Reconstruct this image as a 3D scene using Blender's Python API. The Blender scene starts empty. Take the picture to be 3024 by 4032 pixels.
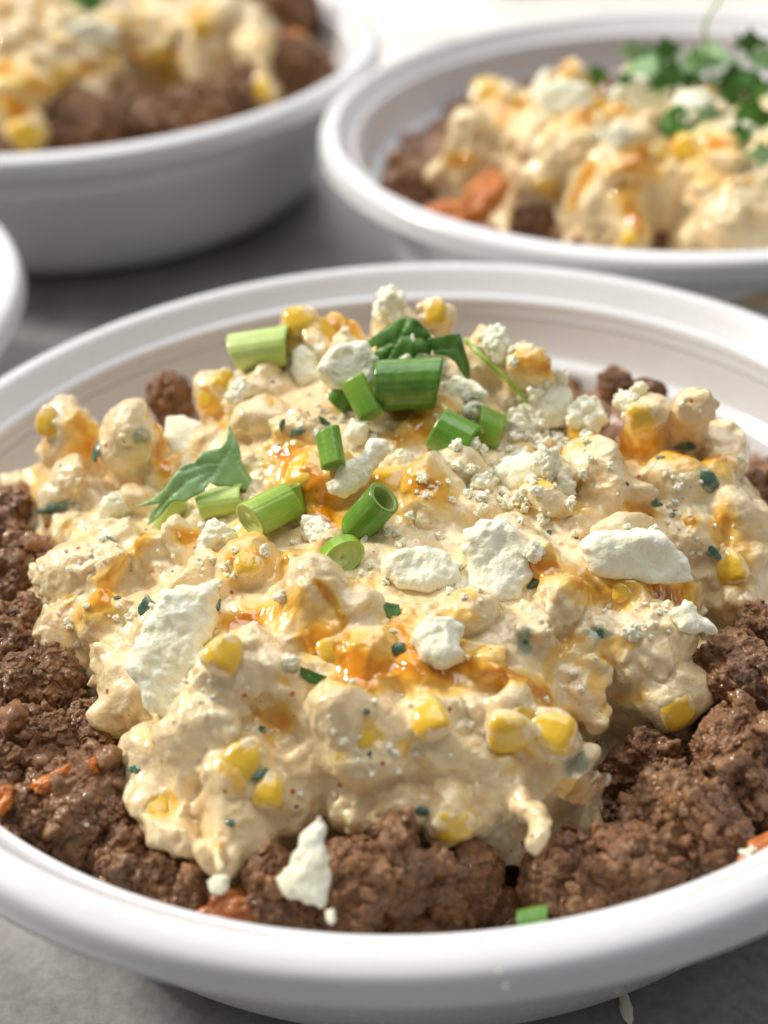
import bpy, bmesh, math, random
import numpy as np
from mathutils import Vector, Matrix
from mathutils.bvhtree import BVHTree

MM = 0.001
TZ = 48.0                      # height of the rim above the table, mm (all authoring is in mm, z = 0 at the rim)
SC = bpy.context.scene
COL = SC.collection
rng = np.random.default_rng(7)
random.seed(7)

# ------------------------------------------------------------------ camera
F_W, PITCH, ROLL = 1.9003, 0.59812, -0.06178
CAMP = np.array([-4.5, -201.4, 135.0])
_p, _r = PITCH, ROLL
_f = np.array([0, math.cos(_p), -math.sin(_p)]); _u = np.array([0, math.sin(_p), math.cos(_p)]); _x = np.array([1., 0, 0])
_c, _s = math.cos(_r), math.sin(_r)
CAMX = _c * _x + _s * _u; CAMY = -_s * _x + _c * _u; CAMZ = -_f
cam = bpy.data.objects.new('camera', bpy.data.cameras.new('camera'))
COL.objects.link(cam); SC.camera = cam
cam.matrix_world = Matrix(((CAMX[0], CAMY[0], CAMZ[0], CAMP[0] * MM), (CAMX[1], CAMY[1], CAMZ[1], CAMP[1] * MM),
                           (CAMX[2], CAMY[2], CAMZ[2], (CAMP[2] + TZ) * MM), (0, 0, 0, 1)))
cam.data.sensor_fit = 'HORIZONTAL'; cam.data.sensor_width = 36; cam.data.lens = 36 * F_W
cam.data.clip_start = 0.01; cam.data.clip_end = 30
cam.data.dof.use_dof = True; cam.data.dof.focus_distance = 0.214; cam.data.dof.aperture_fstop = 15.0

# ------------------------------------------------------------------ world, lamps, exposure
W = bpy.data.worlds.new('World'); SC.world = W; W.use_nodes = True
W.node_tree.nodes['Background'].inputs[0].default_value = (0.94, 0.95, 0.99, 1)
W.node_tree.nodes['Background'].inputs[1].default_value = 0.26
def area(name, loc, aim, size, power, color, size_y=None):
    l = bpy.data.lights.new(name, 'AREA'); l.size = size; l.energy = power; l.color = color
    if size_y: l.shape = 'RECTANGLE'; l.size_y = size_y
    o = bpy.data.objects.new(name, l); COL.objects.link(o); o.location = loc
    o.rotation_euler = (Vector(aim) - Vector(loc)).to_track_quat('-Z', 'Y').to_euler()
    return o
area('window_lamp', (-1.35, 0.62, 1.22), (0, 0, 0.04), 0.26, 42, (1.0, 0.94, 0.85))
area('overhead_fill', (0.1, 0.55, 1.7), (0, 0.1, 0.04), 1.5, 26, (0.97, 0.98, 1.0))  # unseen soft fill added overhead, brightens upward faces against walls and gaps
area('back_window_lamp', (0.1, 2.3, 0.95), (0, 0.1, 0.04), 1.6, 8, (1.0, 0.99, 0.97), 0.8)
SC.view_settings.view_transform = 'Standard'; SC.view_settings.look = 'None'
SC.view_settings.exposure = -0.2; SC.view_settings.gamma = 1.0
SC.render.engine = 'CYCLES'
try:
    SC.cycles.use_denoising = True
except Exception:
    pass
SC.cycles.max_bounces = 8

# ------------------------------------------------------------------ small library
def ray(u, v):                      # u, v in the 1659-wide view of the photograph
    s = 3024 / 1659
    d = CAMX * ((u * s - 1512) / (F_W * 3024)) - CAMY * ((v * s - 2016) / (F_W * 3024)) - CAMZ
    return CAMP, d
def onz(u, v, z):
    C, d = ray(u, v); return C + d * ((z - C[2]) / d[2])
def _h(ix, iy, iz, s):
    n = (ix * 374761393 + iy * 668265263 + iz * 2147483647 + s * 974711) & 0xffffffff
    n = ((n ^ (n >> 13)) * 1274126177) & 0xffffffff
    n = ((n ^ (n >> 16)) * 2246822519) & 0xffffffff
    return ((n ^ (n >> 15)) & 0xffff) / 65535.0
def vnoise(P, s=0):                 # value noise, -1..1
    I = np.floor(P).astype(np.int64); F = P - I; F = F * F * F * (F * (F * 6 - 15) + 10)
    x, y, z = I[:, 0], I[:, 1], I[:, 2]; r = 0
    for a in (0, 1):
        wa = F[:, 0] if a else 1 - F[:, 0]
        for b in (0, 1):
            wb = wa * (F[:, 1] if b else 1 - F[:, 1])
            for c in (0, 1):
                r = r + wb * (F[:, 2] if c else 1 - F[:, 2]) * _h(x + a, y + b, z + c, s)
    return r * 2 - 1
def fbm(P, scale, oct=3, s=0, gain=.5):
    r = 0; a = 1; t = 0
    for k in range(oct):
        r = r + a * vnoise(P / scale + 17.3 * k, s + k); t += a; a *= gain; scale *= .48
    return r / t
def worley(P, scale, s=0):          # F1 distance (0..~1) and cell random
    Q = P / scale; I = np.floor(Q).astype(np.int64); best = np.full(len(P), 9.); rid = np.zeros(len(P))
    for a in (-1, 0, 1):
        for b in (-1, 0, 1):
            for c in (-1, 0, 1):
                x, y, z = I[:, 0] + a, I[:, 1] + b, I[:, 2] + c
                d = (x + _h(x, y, z, s) - Q[:, 0]) ** 2 + (y + _h(x, y, z, s + 1) - Q[:, 1]) ** 2 + (z + _h(x, y, z, s + 2) - Q[:, 2]) ** 2
                m = d < best; best = np.where(m, d, best); rid = np.where(m, _h(x, y, z, s + 3), rid)
    return np.sqrt(best), rid
def surface_nets(f, org, h):        # f < 0 inside; returns verts (mm), quads
    S = f < 0
    nx, ny, nz = f.shape
    cnt = np.zeros((nx - 1, ny - 1, nz - 1), np.int8); acc = np.zeros((nx - 1, ny - 1, nz - 1, 3), np.float32)
    inside = np.zeros((nx - 1, ny - 1, nz - 1), np.int8)
    for a in (0, 1):
        for b in (0, 1):
            for c in (0, 1):
                inside += S[a:nx - 1 + a, b:ny - 1 + b, c:nz - 1 + c]
    act = (inside > 0) & (inside < 8)
    ci, cj, ck = np.nonzero(act)
    pos = np.zeros((len(ci), 3)); n = np.zeros(len(ci))
    for (a, b) in (((0,0,0),(1,0,0)),((0,1,0),(1,1,0)),((0,0,1),(1,0,1)),((0,1,1),(1,1,1)),
                   ((0,0,0),(0,1,0)),((1,0,0),(1,1,0)),((0,0,1),(0,1,1)),((1,0,1),(1,1,1)),
                   ((0,0,0),(0,0,1)),((1,0,0),(1,0,1)),((0,1,0),(0,1,1)),((1,1,0),(1,1,1))):
        fa = f[ci + a[0], cj + a[1], ck + a[2]]; fb = f[ci + b[0], cj + b[1], ck + b[2]]
        m = (fa < 0) != (fb < 0); t = np.where(m, fa / np.where(fa == fb, 1, fa - fb), 0)
        A = np.array(a); B = np.array(b)
        pos += m[:, None] * (A + t[:, None] * (B - A)); n += m
    V = (np.stack([ci, cj, ck], 1) + pos / n[:, None]) * h + org
    idx = np.full(act.shape, -1, np.int64); idx[ci, cj, ck] = np.arange(len(ci))
    Q = []
    for ax in range(3):
        o1, o2 = [(1, 2), (2, 0), (0, 1)][ax]
        sl0 = [slice(None)] * 3; sl1 = [slice(None)] * 3
        sl0[ax] = slice(0, -1); sl1[ax] = slice(1, None)
        s0 = S[tuple(sl0)]; s1 = S[tuple(sl1)]
        e = np.nonzero(s0 != s1); e = np.stack(e, 1)
        e = e[(e[:, o1] > 0) & (e[:, o2] > 0) & (e[:, o1] < f.shape[o1] - 1) & (e[:, o2] < f.shape[o2] - 1)]
        def g(d1, d2):
            k = e.copy(); k[:, o1] += d1; k[:, o2] += d2; return idx[k[:, 0], k[:, 1], k[:, 2]]
        q = np.stack([g(-1, -1), g(0, -1), g(0, 0), g(-1, 0)], 1)
        fl = ~s0[tuple(e.T)]
        q[fl] = q[fl][:, ::-1]; Q.append(q)
    Q = np.concatenate(Q); Q = Q[(Q >= 0).all(1)]
    return V, Q
def normals(V, Q):
    n = np.zeros_like(V)
    fn = np.cross(V[Q[:, 2]] - V[Q[:, 0]], V[Q[:, (3 if Q.shape[1] > 3 else 1)]] - V[Q[:, 1]] if Q.shape[1] > 3 else V[Q[:, 2]] - V[Q[:, 1]])
    if Q.shape[1] == 3: fn = np.cross(V[Q[:, 1]] - V[Q[:, 0]], V[Q[:, 2]] - V[Q[:, 0]])
    for k in range(Q.shape[1]):
        for c in range(3): n[:, c] += np.bincount(Q[:, k], fn[:, c], len(V))
    return n / np.maximum(np.linalg.norm(n, axis=1), 1e-9)[:, None]
def make_mesh(name, V, F, mat, attrs=None, smooth=True, local=False):
    """V in mm, z = 0 at the rim unless local."""
    me = bpy.data.meshes.new(name)
    V = np.asarray(V, float) * MM
    if not local: V = V + np.array([0, 0, TZ * MM])
    if isinstance(F, np.ndarray):
        k = F.shape[1]
        me.vertices.add(len(V)); me.vertices.foreach_set('co', V.astype(np.float32).ravel())
        me.loops.add(F.size); me.loops.foreach_set('vertex_index', F.astype(np.int32).ravel())
        me.polygons.add(len(F)); me.polygons.foreach_set('loop_start', np.arange(0, F.size, k, dtype=np.int32))
        me.update(calc_edges=True)
    else:
        me.from_pydata([tuple(v) for v in V], [], F); me.update()
    if smooth: me.polygons.foreach_set('use_smooth', np.ones(len(me.polygons), bool))
    for k, a in (attrs or {}).items():
        at = me.attributes.new(k, 'FLOAT', 'POINT'); at.data.foreach_set('value', np.asarray(a, np.float32))
    if mat: me.materials.append(mat)
    return me
def put(name, me, parent=None, loc=None, rot=None, scale=None):
    o = bpy.data.objects.new(name, me); COL.objects.link(o)
    if parent: o.parent = parent
    if loc is not None: o.location = loc
    if rot is not None: o.rotation_euler = rot
    if scale is not None: o.scale = scale
    return o
def tag(o, label=None, cat=None, group=None, kind=None):
    if label: o['label'] = label
    if cat: o['category'] = cat
    if group: o['group'] = group
    if kind: o['kind'] = kind
    return o
def lathe(prof, n=192, closed=False):
    V = []; F = []
    m = len(prof)
    a = np.linspace(0, 2 * math.pi, n, endpoint=False)
    for (r, z) in prof: V.append(np.stack([r * np.cos(a), r * np.sin(a), np.full(n, z)], 1))
    V = np.concatenate(V); i = np.arange(n); j = (i + 1) % n
    for k in range(m - 1): F.append(np.stack([k * n + i, k * n + j, (k + 1) * n + j, (k + 1) * n + i], 1))
    return V, np.concatenate(F)

# ------------------------------------------------------------------ materials
class NT:
    def __init__(s, name):
        s.m = bpy.data.materials.new(name); s.m.use_nodes = True; s.t = s.m.node_tree; s.n = s.t.nodes
        s.b = s.n['Principled BSDF']
    def node(s, t, **k):
        n = s.n.new(t)
        for a, b in k.items(): setattr(n, a, b)
        return n
    def link(s, a, b): s.t.links.new(a, b)
    def coord(s, scale=1000.0):      # object coordinates in mm
        tc = s.node('ShaderNodeTexCoord'); mp = s.node('ShaderNodeVectorMath', operation='SCALE'); mp.inputs['Scale'].default_value = scale
        s.link(tc.outputs['Object'], mp.inputs[0]); return mp.outputs[0]
    def noise(s, co, scale, detail=3, rough=.5):
        n = s.node('ShaderNodeTexNoise'); n.inputs['Scale'].default_value = scale; n.inputs['Detail'].default_value = detail
        n.inputs['Roughness'].default_value = rough; s.link(co, n.inputs['Vector']); return n.outputs['Fac']
    def vor(s, co, scale, feature='F1'):
        n = s.node('ShaderNodeTexVoronoi', feature=feature); n.inputs['Scale'].default_value = scale; s.link(co, n.inputs['Vector']); return n
    def ramp(s, fac, stops, interp='LINEAR'):
        n = s.node('ShaderNodeValToRGB'); n.color_ramp.interpolation = interp
        e = n.color_ramp.elements
        while len(e) < len(stops): e.new(.5)
        for i, (p, c) in enumerate(stops):
            e[i].position = p; e[i].color = tuple(c) + (1,) if not isinstance(c, (int, float)) else (c, c, c, 1)
        s.link(fac, n.inputs[0]); return n.outputs[0]
    def mix(s, fac, a, b, blend='MIX'):
        n = s.node('ShaderNodeMix', data_type='RGBA', blend_type=blend)
        for sock, v in ((n.inputs['Factor'], fac), (n.inputs['A'], a), (n.inputs['B'], b)):
            if sock.name == 'Factor' and isinstance(v, (int, float)): sock.default_value = v
            elif isinstance(v, (tuple, list)): sock.default_value = tuple(v) + (1,) if len(v) == 3 else v
            else: s.link(v, sock)
        return n.outputs['Result']
    def fmix(s, fac, a, b):
        n = s.node('ShaderNodeMix', data_type='FLOAT')
        for k, v in (('Factor', fac), ('A', a), ('B', b)):
            if isinstance(v, (int, float)): n.inputs[k].default_value = v
            else: s.link(v, n.inputs[k])
        return n.outputs['Result']
    def math(s, op, a, b=0.0, clamp=False):
        n = s.node('ShaderNodeMath', operation=op); n.use_clamp = clamp
        for i, v in enumerate((a, b)):
            if isinstance(v, (int, float)): n.inputs[i].default_value = v
            else: s.link(v, n.inputs[i])
        return n.outputs[0]
    def attr(s, name):
        n = s.node('ShaderNodeAttribute', attribute_name=name); return n.outputs['Fac']
    def bump(s, h, dist, strength=1.0, normal=None):
        n = s.node('ShaderNodeBump'); n.inputs['Distance'].default_value = dist; n.inputs['Strength'].default_value = strength
        s.link(h, n.inputs['Height'])
        if normal: s.link(normal, n.inputs['Normal'])
        return n.outputs[0]
    def set(s, **k):
        for a, v in k.items():
            sock = s.b.inputs[a.replace('_', ' ')]
            if isinstance(v, (int, float)): sock.default_value = v
            elif isinstance(v, (tuple, list)): sock.default_value = tuple(v) + ((1,) if len(v) == 3 and sock.type == 'RGBA' else ())
            else: s.link(v, sock)
def sss(m, w, r, scale=0.001):
    m.b.subsurface_method = 'RANDOM_WALK'
    m.set(Subsurface_Weight=w, Subsurface_Scale=scale); m.b.inputs['Subsurface Radius'].default_value = r

def mat_plastic():
    m = NT('white_plastic'); co = m.coord()
    n = m.noise(co, .05, 4)
    sm = m.ramp(m.noise(co, .035, 5, .65), [(.60, 0.), (.72, .5)])
    m.set(Base_Color=m.ramp(n, [(.3, (.735, .735, .745)), (.7, (.765, .765, .775))]), Roughness=m.fmix(sm, m.ramp(m.noise(co, .6, 3), [(.3, .20), (.7, .30)]), .12), Coat_Weight=.15, Coat_Roughness=.1,
          Normal=m.bump(m.noise(co, .9, 3), 0.00003, .6))
    sss(m, .12, (1, 1, 1), .0008)
    return m.m
def mat_steel():
    m = NT('brushed_steel'); co = m.coord()
    mp = m.node('ShaderNodeMapping'); mp.inputs['Rotation'].default_value = (0, 0, math.radians(52)); mp.inputs['Scale'].default_value = (.02, 1.4, 1)
    m.link(co, mp.inputs[0])
    st = m.noise(mp.outputs[0], 1.0, 4, .6); sm = m.noise(co, .06, 5, .6); sp = m.noise(co, .45, 4, .7)
    c = m.mix(.4, m.ramp(sm, [(.3, (.30, .295, .29)), (.7, (.50, .49, .48))]), m.ramp(sp, [(.35, (.24, .235, .23)), (.65, (.52, .515, .51))]))
    m.set(Base_Color=c, Metallic=.55, Roughness=m.fmix(sm, .34, .52), Normal=m.bump(m.math('ADD', st, sp), 0.00006, .6))
    return m.m
def mat_cream():
    m = NT('creamy_corn_dressing'); co = m.coord()
    a = m.noise(co, .12, 4); b = m.noise(co, .9, 3)
    c = m.ramp(a, [(.3, (.81, .585, .285)), (.5, (.84, .65, .355)), (.72, (.87, .745, .47))])
    c = m.mix(m.ramp(b, [(.45, 0.), (.7, .5)]), c, (.88, .76, .50))
    c = m.mix(m.math('MULTIPLY', m.attr('corn'), .9), c, (.84, .52, .075))
    c = m.mix(m.math('MULTIPLY', m.attr('herb'), .85), c, (.26, .30, .20))
    c = m.mix(m.math('MULTIPLY', m.attr('curd'), .7), c, (.90, .84, .62))
    # chilli specks and dark spice dots
    v = m.vor(co, .33); sepc = m.node('ShaderNodeSeparateColor'); m.link(v.outputs['Color'], sepc.inputs[0])
    dot = m.math('MULTIPLY', m.math('LESS_THAN', v.outputs['Distance'], .13), m.math('GREATER_THAN', sepc.outputs[0], .76))
    c = m.mix(dot, c, m.mix(m.math('GREATER_THAN', sepc.outputs[1], .6), (.55, .13, .03), (.22, .12, .05)))
    v2 = m.vor(co, .8); s2 = m.node('ShaderNodeSeparateColor'); m.link(v2.outputs['Color'], s2.inputs[0])
    dot2 = m.math('MULTIPLY', m.math('LESS_THAN', v2.outputs['Distance'], .16), m.math('GREATER_THAN', s2.outputs[0], .8))
    c = m.mix(m.math('MULTIPLY', dot2, .6), c, (.42, .24, .10))
    sa = m.math('MULTIPLY', m.attr('sauce'), 1.0, True)
    sc = m.ramp(sa, [(0., (.87, .66, .32)), (.4, (.87, .57, .16)), (.8, (.82, .40, .03)), (1., (.68, .26, .006))])
    c = m.mix(m.ramp(sa, [(.05, 0.), (.3, 1.)]), c, sc)
    bm = m.math('ADD', m.math('MULTIPLY', m.noise(co, 1.3, 3, .6), 1.0), m.math('MULTIPLY', m.noise(co, .45, 2), 1.4))
    k = m.fmix(sa, 1.0, .12)
    nb = m.node('ShaderNodeBump'); nb.inputs['Distance'].default_value = .00028; m.link(bm, nb.inputs['Height']); m.link(m.math('MULTIPLY', k, .75), nb.inputs['Strength'])
    ro = m.fmix(sa, m.ramp(m.noise(co, .25, 3), [(.35, .12), (.65, .34)]), .06)
    m.set(Base_Color=c, Roughness=ro, Normal=nb.outputs[0], Coat_Weight=m.fmix(sa, .6, .95), Coat_Roughness=.05, Specular_IOR_Level=.5)
    sss(m, .4, (1.0, .72, .4), .0016)
    return m.m
def mat_meat(name='browned_meat', tint=1.0, wet=.0):
    m = NT(name); co = m.coord()
    oi = m.node('ShaderNodeObjectInfo')
    off = m.node('ShaderNodeVectorMath', operation='ADD'); m.link(co, off.inputs[0])
    sc = m.node('ShaderNodeVectorMath', operation='SCALE'); sc.inputs[0].default_value = (91, 37, 53); m.link(oi.outputs['Random'], sc.inputs['Scale']); m.link(sc.outputs[0], off.inputs[1])
    co = off.outputs[0]
    a = m.noise(co, .13, 4, .6); b = m.noise(co, .8, 4, .65)
    t = tint
    c = m.ramp(a, [(.28, (.13 * t, .05 * t, .019 * t)), (.5, (.28 * t, .122 * t, .042 * t)), (.62, (.38 * t, .175 * t, .060 * t)), (.75, (.46 * t, .22 * t, .07 * t))])
    c = m.mix(m.ramp(b, [(.42, 0.), (.7, .75)]), c, (.41 * t, .225 * t, .10 * t))
    c = m.mix(m.math('MULTIPLY', m.attr('pit_shade'), .7), c, (.08 * t, .035 * t, .02 * t))  # crevice shade painted into the colour, darker between the granules
    bm = m.math('ADD', m.noise(co, 1.6, 4, .7), m.math('MULTIPLY', m.noise(co, .5, 3), 1.2))
    c = m.mix(m.ramp(m.noise(co, .09, 3), [(.55, 0.), (.72, .7)]), c, (.38, .17, .055))
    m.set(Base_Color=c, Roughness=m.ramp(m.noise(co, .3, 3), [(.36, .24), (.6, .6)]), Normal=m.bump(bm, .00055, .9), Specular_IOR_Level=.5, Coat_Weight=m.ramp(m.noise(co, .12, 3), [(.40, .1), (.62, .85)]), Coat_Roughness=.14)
    sss(m, .08, (1, .4, .25), .001)
    return m.m
def mat_feta(name='crumbled_white_cheese', bd=.00035):
    m = NT(name); co = m.coord()
    a = m.noise(co, .25, 4); b = m.noise(co, 1.6, 3, .7)
    c = m.ramp(a, [(.3, (.92, .88, .62)), (.55, (.94, .92, .72)), (.75, (.95, .94, .80))])
    m.set(Base_Color=c, Roughness=.62, Normal=m.bump(m.math('ADD', b, m.noise(co, .6, 3)), bd, .8), Specular_IOR_Level=.35)
    sss(m, .35, (1, .9, .6), .0012)
    return m.m
def mat_corn():
    m = NT('yellow_corn_kernel'); co = m.coord()
    a = m.noise(co, .22, 3); f = m.noise(co, .35, 4)
    c = m.ramp(a, [(.3, (.80, .45, .02)), (.6, (.82, .56, .06)), (.8, (.84, .66, .16))])
    c = m.mix(m.ramp(f, [(.58, 0.), (.66, .85)]), c, (.87, .66, .26))
    sx = m.node('ShaderNodeSeparateXYZ'); m.link(co, sx.inputs[0])
    e = m.math('ADD', sx.outputs[2], m.math('MULTIPLY', m.math('SUBTRACT', m.noise(co, .3, 3), .56), 5.5))
    c = m.mix(m.ramp(e, [(.5, 1.), (1., 0.)]), c, (.88, .70, .42))
    m.set(Base_Color=c, Roughness=.18, Coat_Weight=.5, Coat_Roughness=.08, Normal=m.bump(m.noise(co, .8, 3), .0003, .5))
    sss(m, .25, (1, .6, .15), .0015)
    return m.m
def mat_onion():
    m = NT('green_onion'); co = m.coord()
    g = m.attr('g'); st = m.attr('stripe'); inn = m.attr('inner')
    c = m.ramp(g, [(0., (.60, .72, .26)), (.35, (.33, .50, .04)), (.7, (.12, .30, .015)), (1., (.035, .15, .012))])
    lt = m.mix(.5, c, (.50, .62, .22))
    c = m.mix(m.math('MULTIPLY', st, .16), c, lt)
    c = m.mix(m.math('MULTIPLY', inn, .75), c, (.50, .60, .20))
    c = m.mix(m.ramp(m.noise(co, .5, 3), [(.4, 0.), (.8, .3)]), c, (.35, .48, .10))
    m.set(Base_Color=c, Roughness=.26, Normal=m.bump(m.math('ADD', m.noise(co, 1.2, 3), m.math('MULTIPLY', st, .5)), .0001, .6), Coat_Weight=.12, Coat_Roughness=.12)
    sss(m, .15, (.8, 1, .2), .001)
    return m.m
def mat_leaf(name='cilantro_leaf', dark=(.035, .125, .012), light=(.10, .24, .03)):
    m = NT(name); co = m.coord()
    c = m.ramp(m.noise(co, .3, 4), [(.3, dark), (.7, light)])
    c = m.mix(m.math('MULTIPLY', m.attr('vein'), .6), c, (.24, .42, .12))
    m.set(Base_Color=c, Roughness=.42, Normal=m.bump(m.math('SUBTRACT', m.noise(co, .6, 4), m.attr('vein')), .00025, .7), Specular_IOR_Level=.4)
    sss(m, .12, (.5, 1, .2), .0006)
    return m.m
def mat_herb():
    m = NT('chopped_herb_in_dressing'); co = m.coord()
    c = m.ramp(m.noise(co, .5, 4), [(.35, (.035, .10, .055)), (.55, (.10, .18, .11)), (.68, (.50, .50, .36))])
    m.set(Base_Color=c, Roughness=.25, Coat_Weight=.4, Coat_Roughness=.08, Normal=m.bump(m.noise(co, 1., 3), .0003, .6))
    return m.m
def mat_carrot(name='roasted_sweet_potato', t=1.0):
    m = NT(name); co = m.coord()
    c = m.ramp(m.noise(co, .2, 4), [(.3, (.42 * t, .10 * t, .012)), (.55, (.66 * t, .21 * t, .02)), (.75, (.52 * t, .13 * t, .012))])
    c = m.mix(m.ramp(m.noise(co, .7, 4), [(.5, 0.), (.7, .6)]), c, (.28, .09, .03))
    m.set(Base_Color=c, Roughness=.30, Normal=m.bump(m.noise(co, 1., 4), .0004, .8))
    sss(m, .2, (1, .4, .1), .001)
    return m.m
def mat_plain(name, col, rough=.5):
    m = NT(name); co = m.coord()
    c = m.ramp(m.noise(co, .05, 5), [(.3, tuple(x * .88 for x in col)), (.7, tuple(min(x * 1.06, 1) for x in col))])
    m.set(Base_Color=c, Roughness=rough, Normal=m.bump(m.noise(co, .4, 4), .0002, .5)); return m.m
def mat_broth():
    m = NT('glossy_meat_juice'); co = m.coord()
    m.set(Base_Color=(.85, .62, .38), Roughness=.03, IOR=1.42, Transmission_Weight=.9, Coat_Weight=.6, Normal=m.bump(m.noise(co, .35, 2), .0006, .6)); return m.m

PL, ST, CR, ME, FE, CO, ON, LF, HB, CA, BR = mat_plastic(), mat_steel(), mat_cream(), mat_meat(), mat_feta(), mat_corn(), mat_onion(), mat_leaf(), mat_herb(), mat_carrot(), mat_broth()
FE2 = mat_feta('fine_cheese_crumbs', .00008)
CA2 = mat_carrot('browned_sweet_potato', .62)
LF2 = mat_leaf('pale_cilantro_leaf', (.20, .38, .14), (.36, .54, .26))
BURN = mat_meat('well_browned_meat', .8)

# ------------------------------------------------------------------ table and far counter
def bevel_box(name, x0, x1, y0, y1, z0, z1, bev, mat, parent=None):
    bm = bmesh.new(); bmesh.ops.create_cube(bm, size=1)
    for v in bm.verts: v.co = Vector(((x0 + x1) / 2 + v.co.x * (x1 - x0), (y0 + y1) / 2 + v.co.y * (y1 - y0), (z0 + z1) / 2 + v.co.z * (z1 - z0))) * MM
    if bev: bmesh.ops.bevel(bm, geom=bm.edges[:], offset=bev * MM, segments=3, affect='EDGES')
    me = bpy.data.meshes.new(name); bm.to_mesh(me); bm.free(); me.materials.append(mat)
    return put(name, me, parent)
t = bevel_box('table_top', -900, 900, -500, 384, -30, 0, 2, ST); tag(t, 'grey brushed steel work table under the bowls', None, kind='structure')
PALE = mat_plain('pale_counter_laminate', (.80, .77, .71), .45)
for y0, y1, w in ((386, 426, 'pale counter strip nearest the steel table'), (427.2, 1300, 'wide pale counter behind the narrow strip')):
    t = bevel_box('far_counter', -900, 900, y0, y1, -40, -2, 1.5, PALE); tag(t, w, None, kind='structure')
TRAY = mat_plain('dull_grey_metal', (.34, .32, .30), .4)
t = bevel_box('metal_tray', 60, 520, 486, 760, -1.9, 16, 4, TRAY); tag(t, 'dull grey metal tray edge beyond the counter at the top right', 'tray')

# ------------------------------------------------------------------ bowls
def arc(cx, cz, r, a0, a1, n): return [(cx + r * math.cos(math.radians(a)), cz + r * math.sin(math.radians(a))) for a in np.linspace(a0, a1, n)]
def make_bowl():
    root = bpy.data.objects.new('takeout_bowl', None); COL.objects.link(root)
    T = 1.0
    rim = [(94.5, -5.4), (95.5, -5.9), (95.95, -5.75), (95.7, -5.2), (95.6, -3.6), (95.4, -2.2), (95.0, -1.35), (94.3, -.85), (93.2, -.5), (92.2, -.2), (91.4, -.1), (90.9, -.35), (90.2, -1.0), (89.0, -2.5), (87.8, -3.9), (87.35, -4.35), (87.1, -4.8), (86.8, -4.85), (86.5, -4.7), (85.9, -5.0), (85.5, -5.7), (85.3, -7.2), (85.2, -8.2)]
    rim_in = [(84.6, -8.6), (86.4, -7.4), (88.6, -5.0), (90.9, -2.0), (92.0, -1.6), (93.8, -2.4), (94.5, -5.4)]
    V, F = lathe(rim + rim_in, 256)
    put('rim', make_mesh('rim', V, F[:, ::-1], PL, local=True), root)
    wall = [(84.9, -7.9), (84.0, -11.0), (82.8, -15.6), (82.3, -16.3), (81.0, -16.8), (80.2, -17.3), (79.8, -18.2), (78.4, -24), (76.0, -33), (73.6, -38.6), (70.4, -42.8), (65.2, -45.4), (57, -46.2)]
    out = [(57.5, -47.4), (66, -46.8), (71.2, -44.2), (74.9, -39), (77.4, -32), (80.2, -22), (84.7, -11.5), (85.7, -8.6), (84.9, -7.9)]
    V, F = lathe(wall + out, 256)
    put('bowl_wall', make_mesh('bowl_wall', V, F[:, ::-1], PL, local=True), root)
    base = [(0.01, -46.1), (56.9, -46.2), (57.6, -47.3), (57.2, -48), (55.6, -48), (55, -47.2), (0.01, -47.0)]
    V, F = lathe(base, 128)
    put('bowl_base', make_mesh('bowl_base', V, F[:, ::-1], PL, local=True), root)
    return root
def copy_tree(o, parent=None):
    c = o.copy(); COL.objects.link(c); c.parent = parent
    for ch in list(o.children): copy_tree(ch, c)
    return c
BOWLS = [(0, 0), (-92, 268), (79.9, 180.2), (-177, 88)]
bowl0 = make_bowl()
bl = ['white plastic takeout bowl in front, filled with meat and corn salad', 'white plastic takeout bowl at the back left, its outer side in view',
      'white plastic takeout bowl at the back right topped with green cilantro', 'white plastic takeout bowl cut off by the left edge, only its rim in view']
for i, (x, y) in enumerate(BOWLS):
    b = bowl0 if i == 0 else copy_tree(bowl0)
    b.location = (x * MM, y * MM, TZ * MM); b.rotation_euler = (0, 0, i * .7)
    tag(b, bl[i], 'takeout bowl', 'white plastic takeout bowls')
#SPLIT
# ------------------------------------------------------------------ the corn salad heaps
def poly_sd(X, Y, poly):            # signed distance to a closed polygon, > 0 inside
    P = np.asarray(poly, float); Qn = np.roll(P, -1, 0)
    best = np.full(X.shape, 1e9); ins = np.zeros(X.shape, bool)
    for (ax, ay), (bx, by) in zip(P, Qn):
        ex, ey = bx - ax, by - ay; L = ex * ex + ey * ey + 1e-12
        t = np.clip(((X - ax) * ex + (Y - ay) * ey) / L, 0, 1)
        best = np.minimum(best, (X - ax - t * ex) ** 2 + (Y - ay - t * ey) ** 2)
        c = (ay > Y) != (by > Y)
        if abs(ey) > 1e-9: ins ^= c & (X < ex * (Y - ay) / ey + ax)
    d = np.sqrt(best); return np.where(ins, d, -d)
def rotm(r):
    q = r.normal(size=4); q /= np.linalg.norm(q); w, x, y, z = q
    return np.array([[1-2*(y*y+z*z), 2*(x*y-z*w), 2*(x*z+y*w)], [2*(x*y+z*w), 1-2*(x*x+z*z), 2*(y*z-x*w)], [2*(x*z-y*w), 2*(y*z+x*w), 1-2*(x*x+y*y)]])
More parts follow.
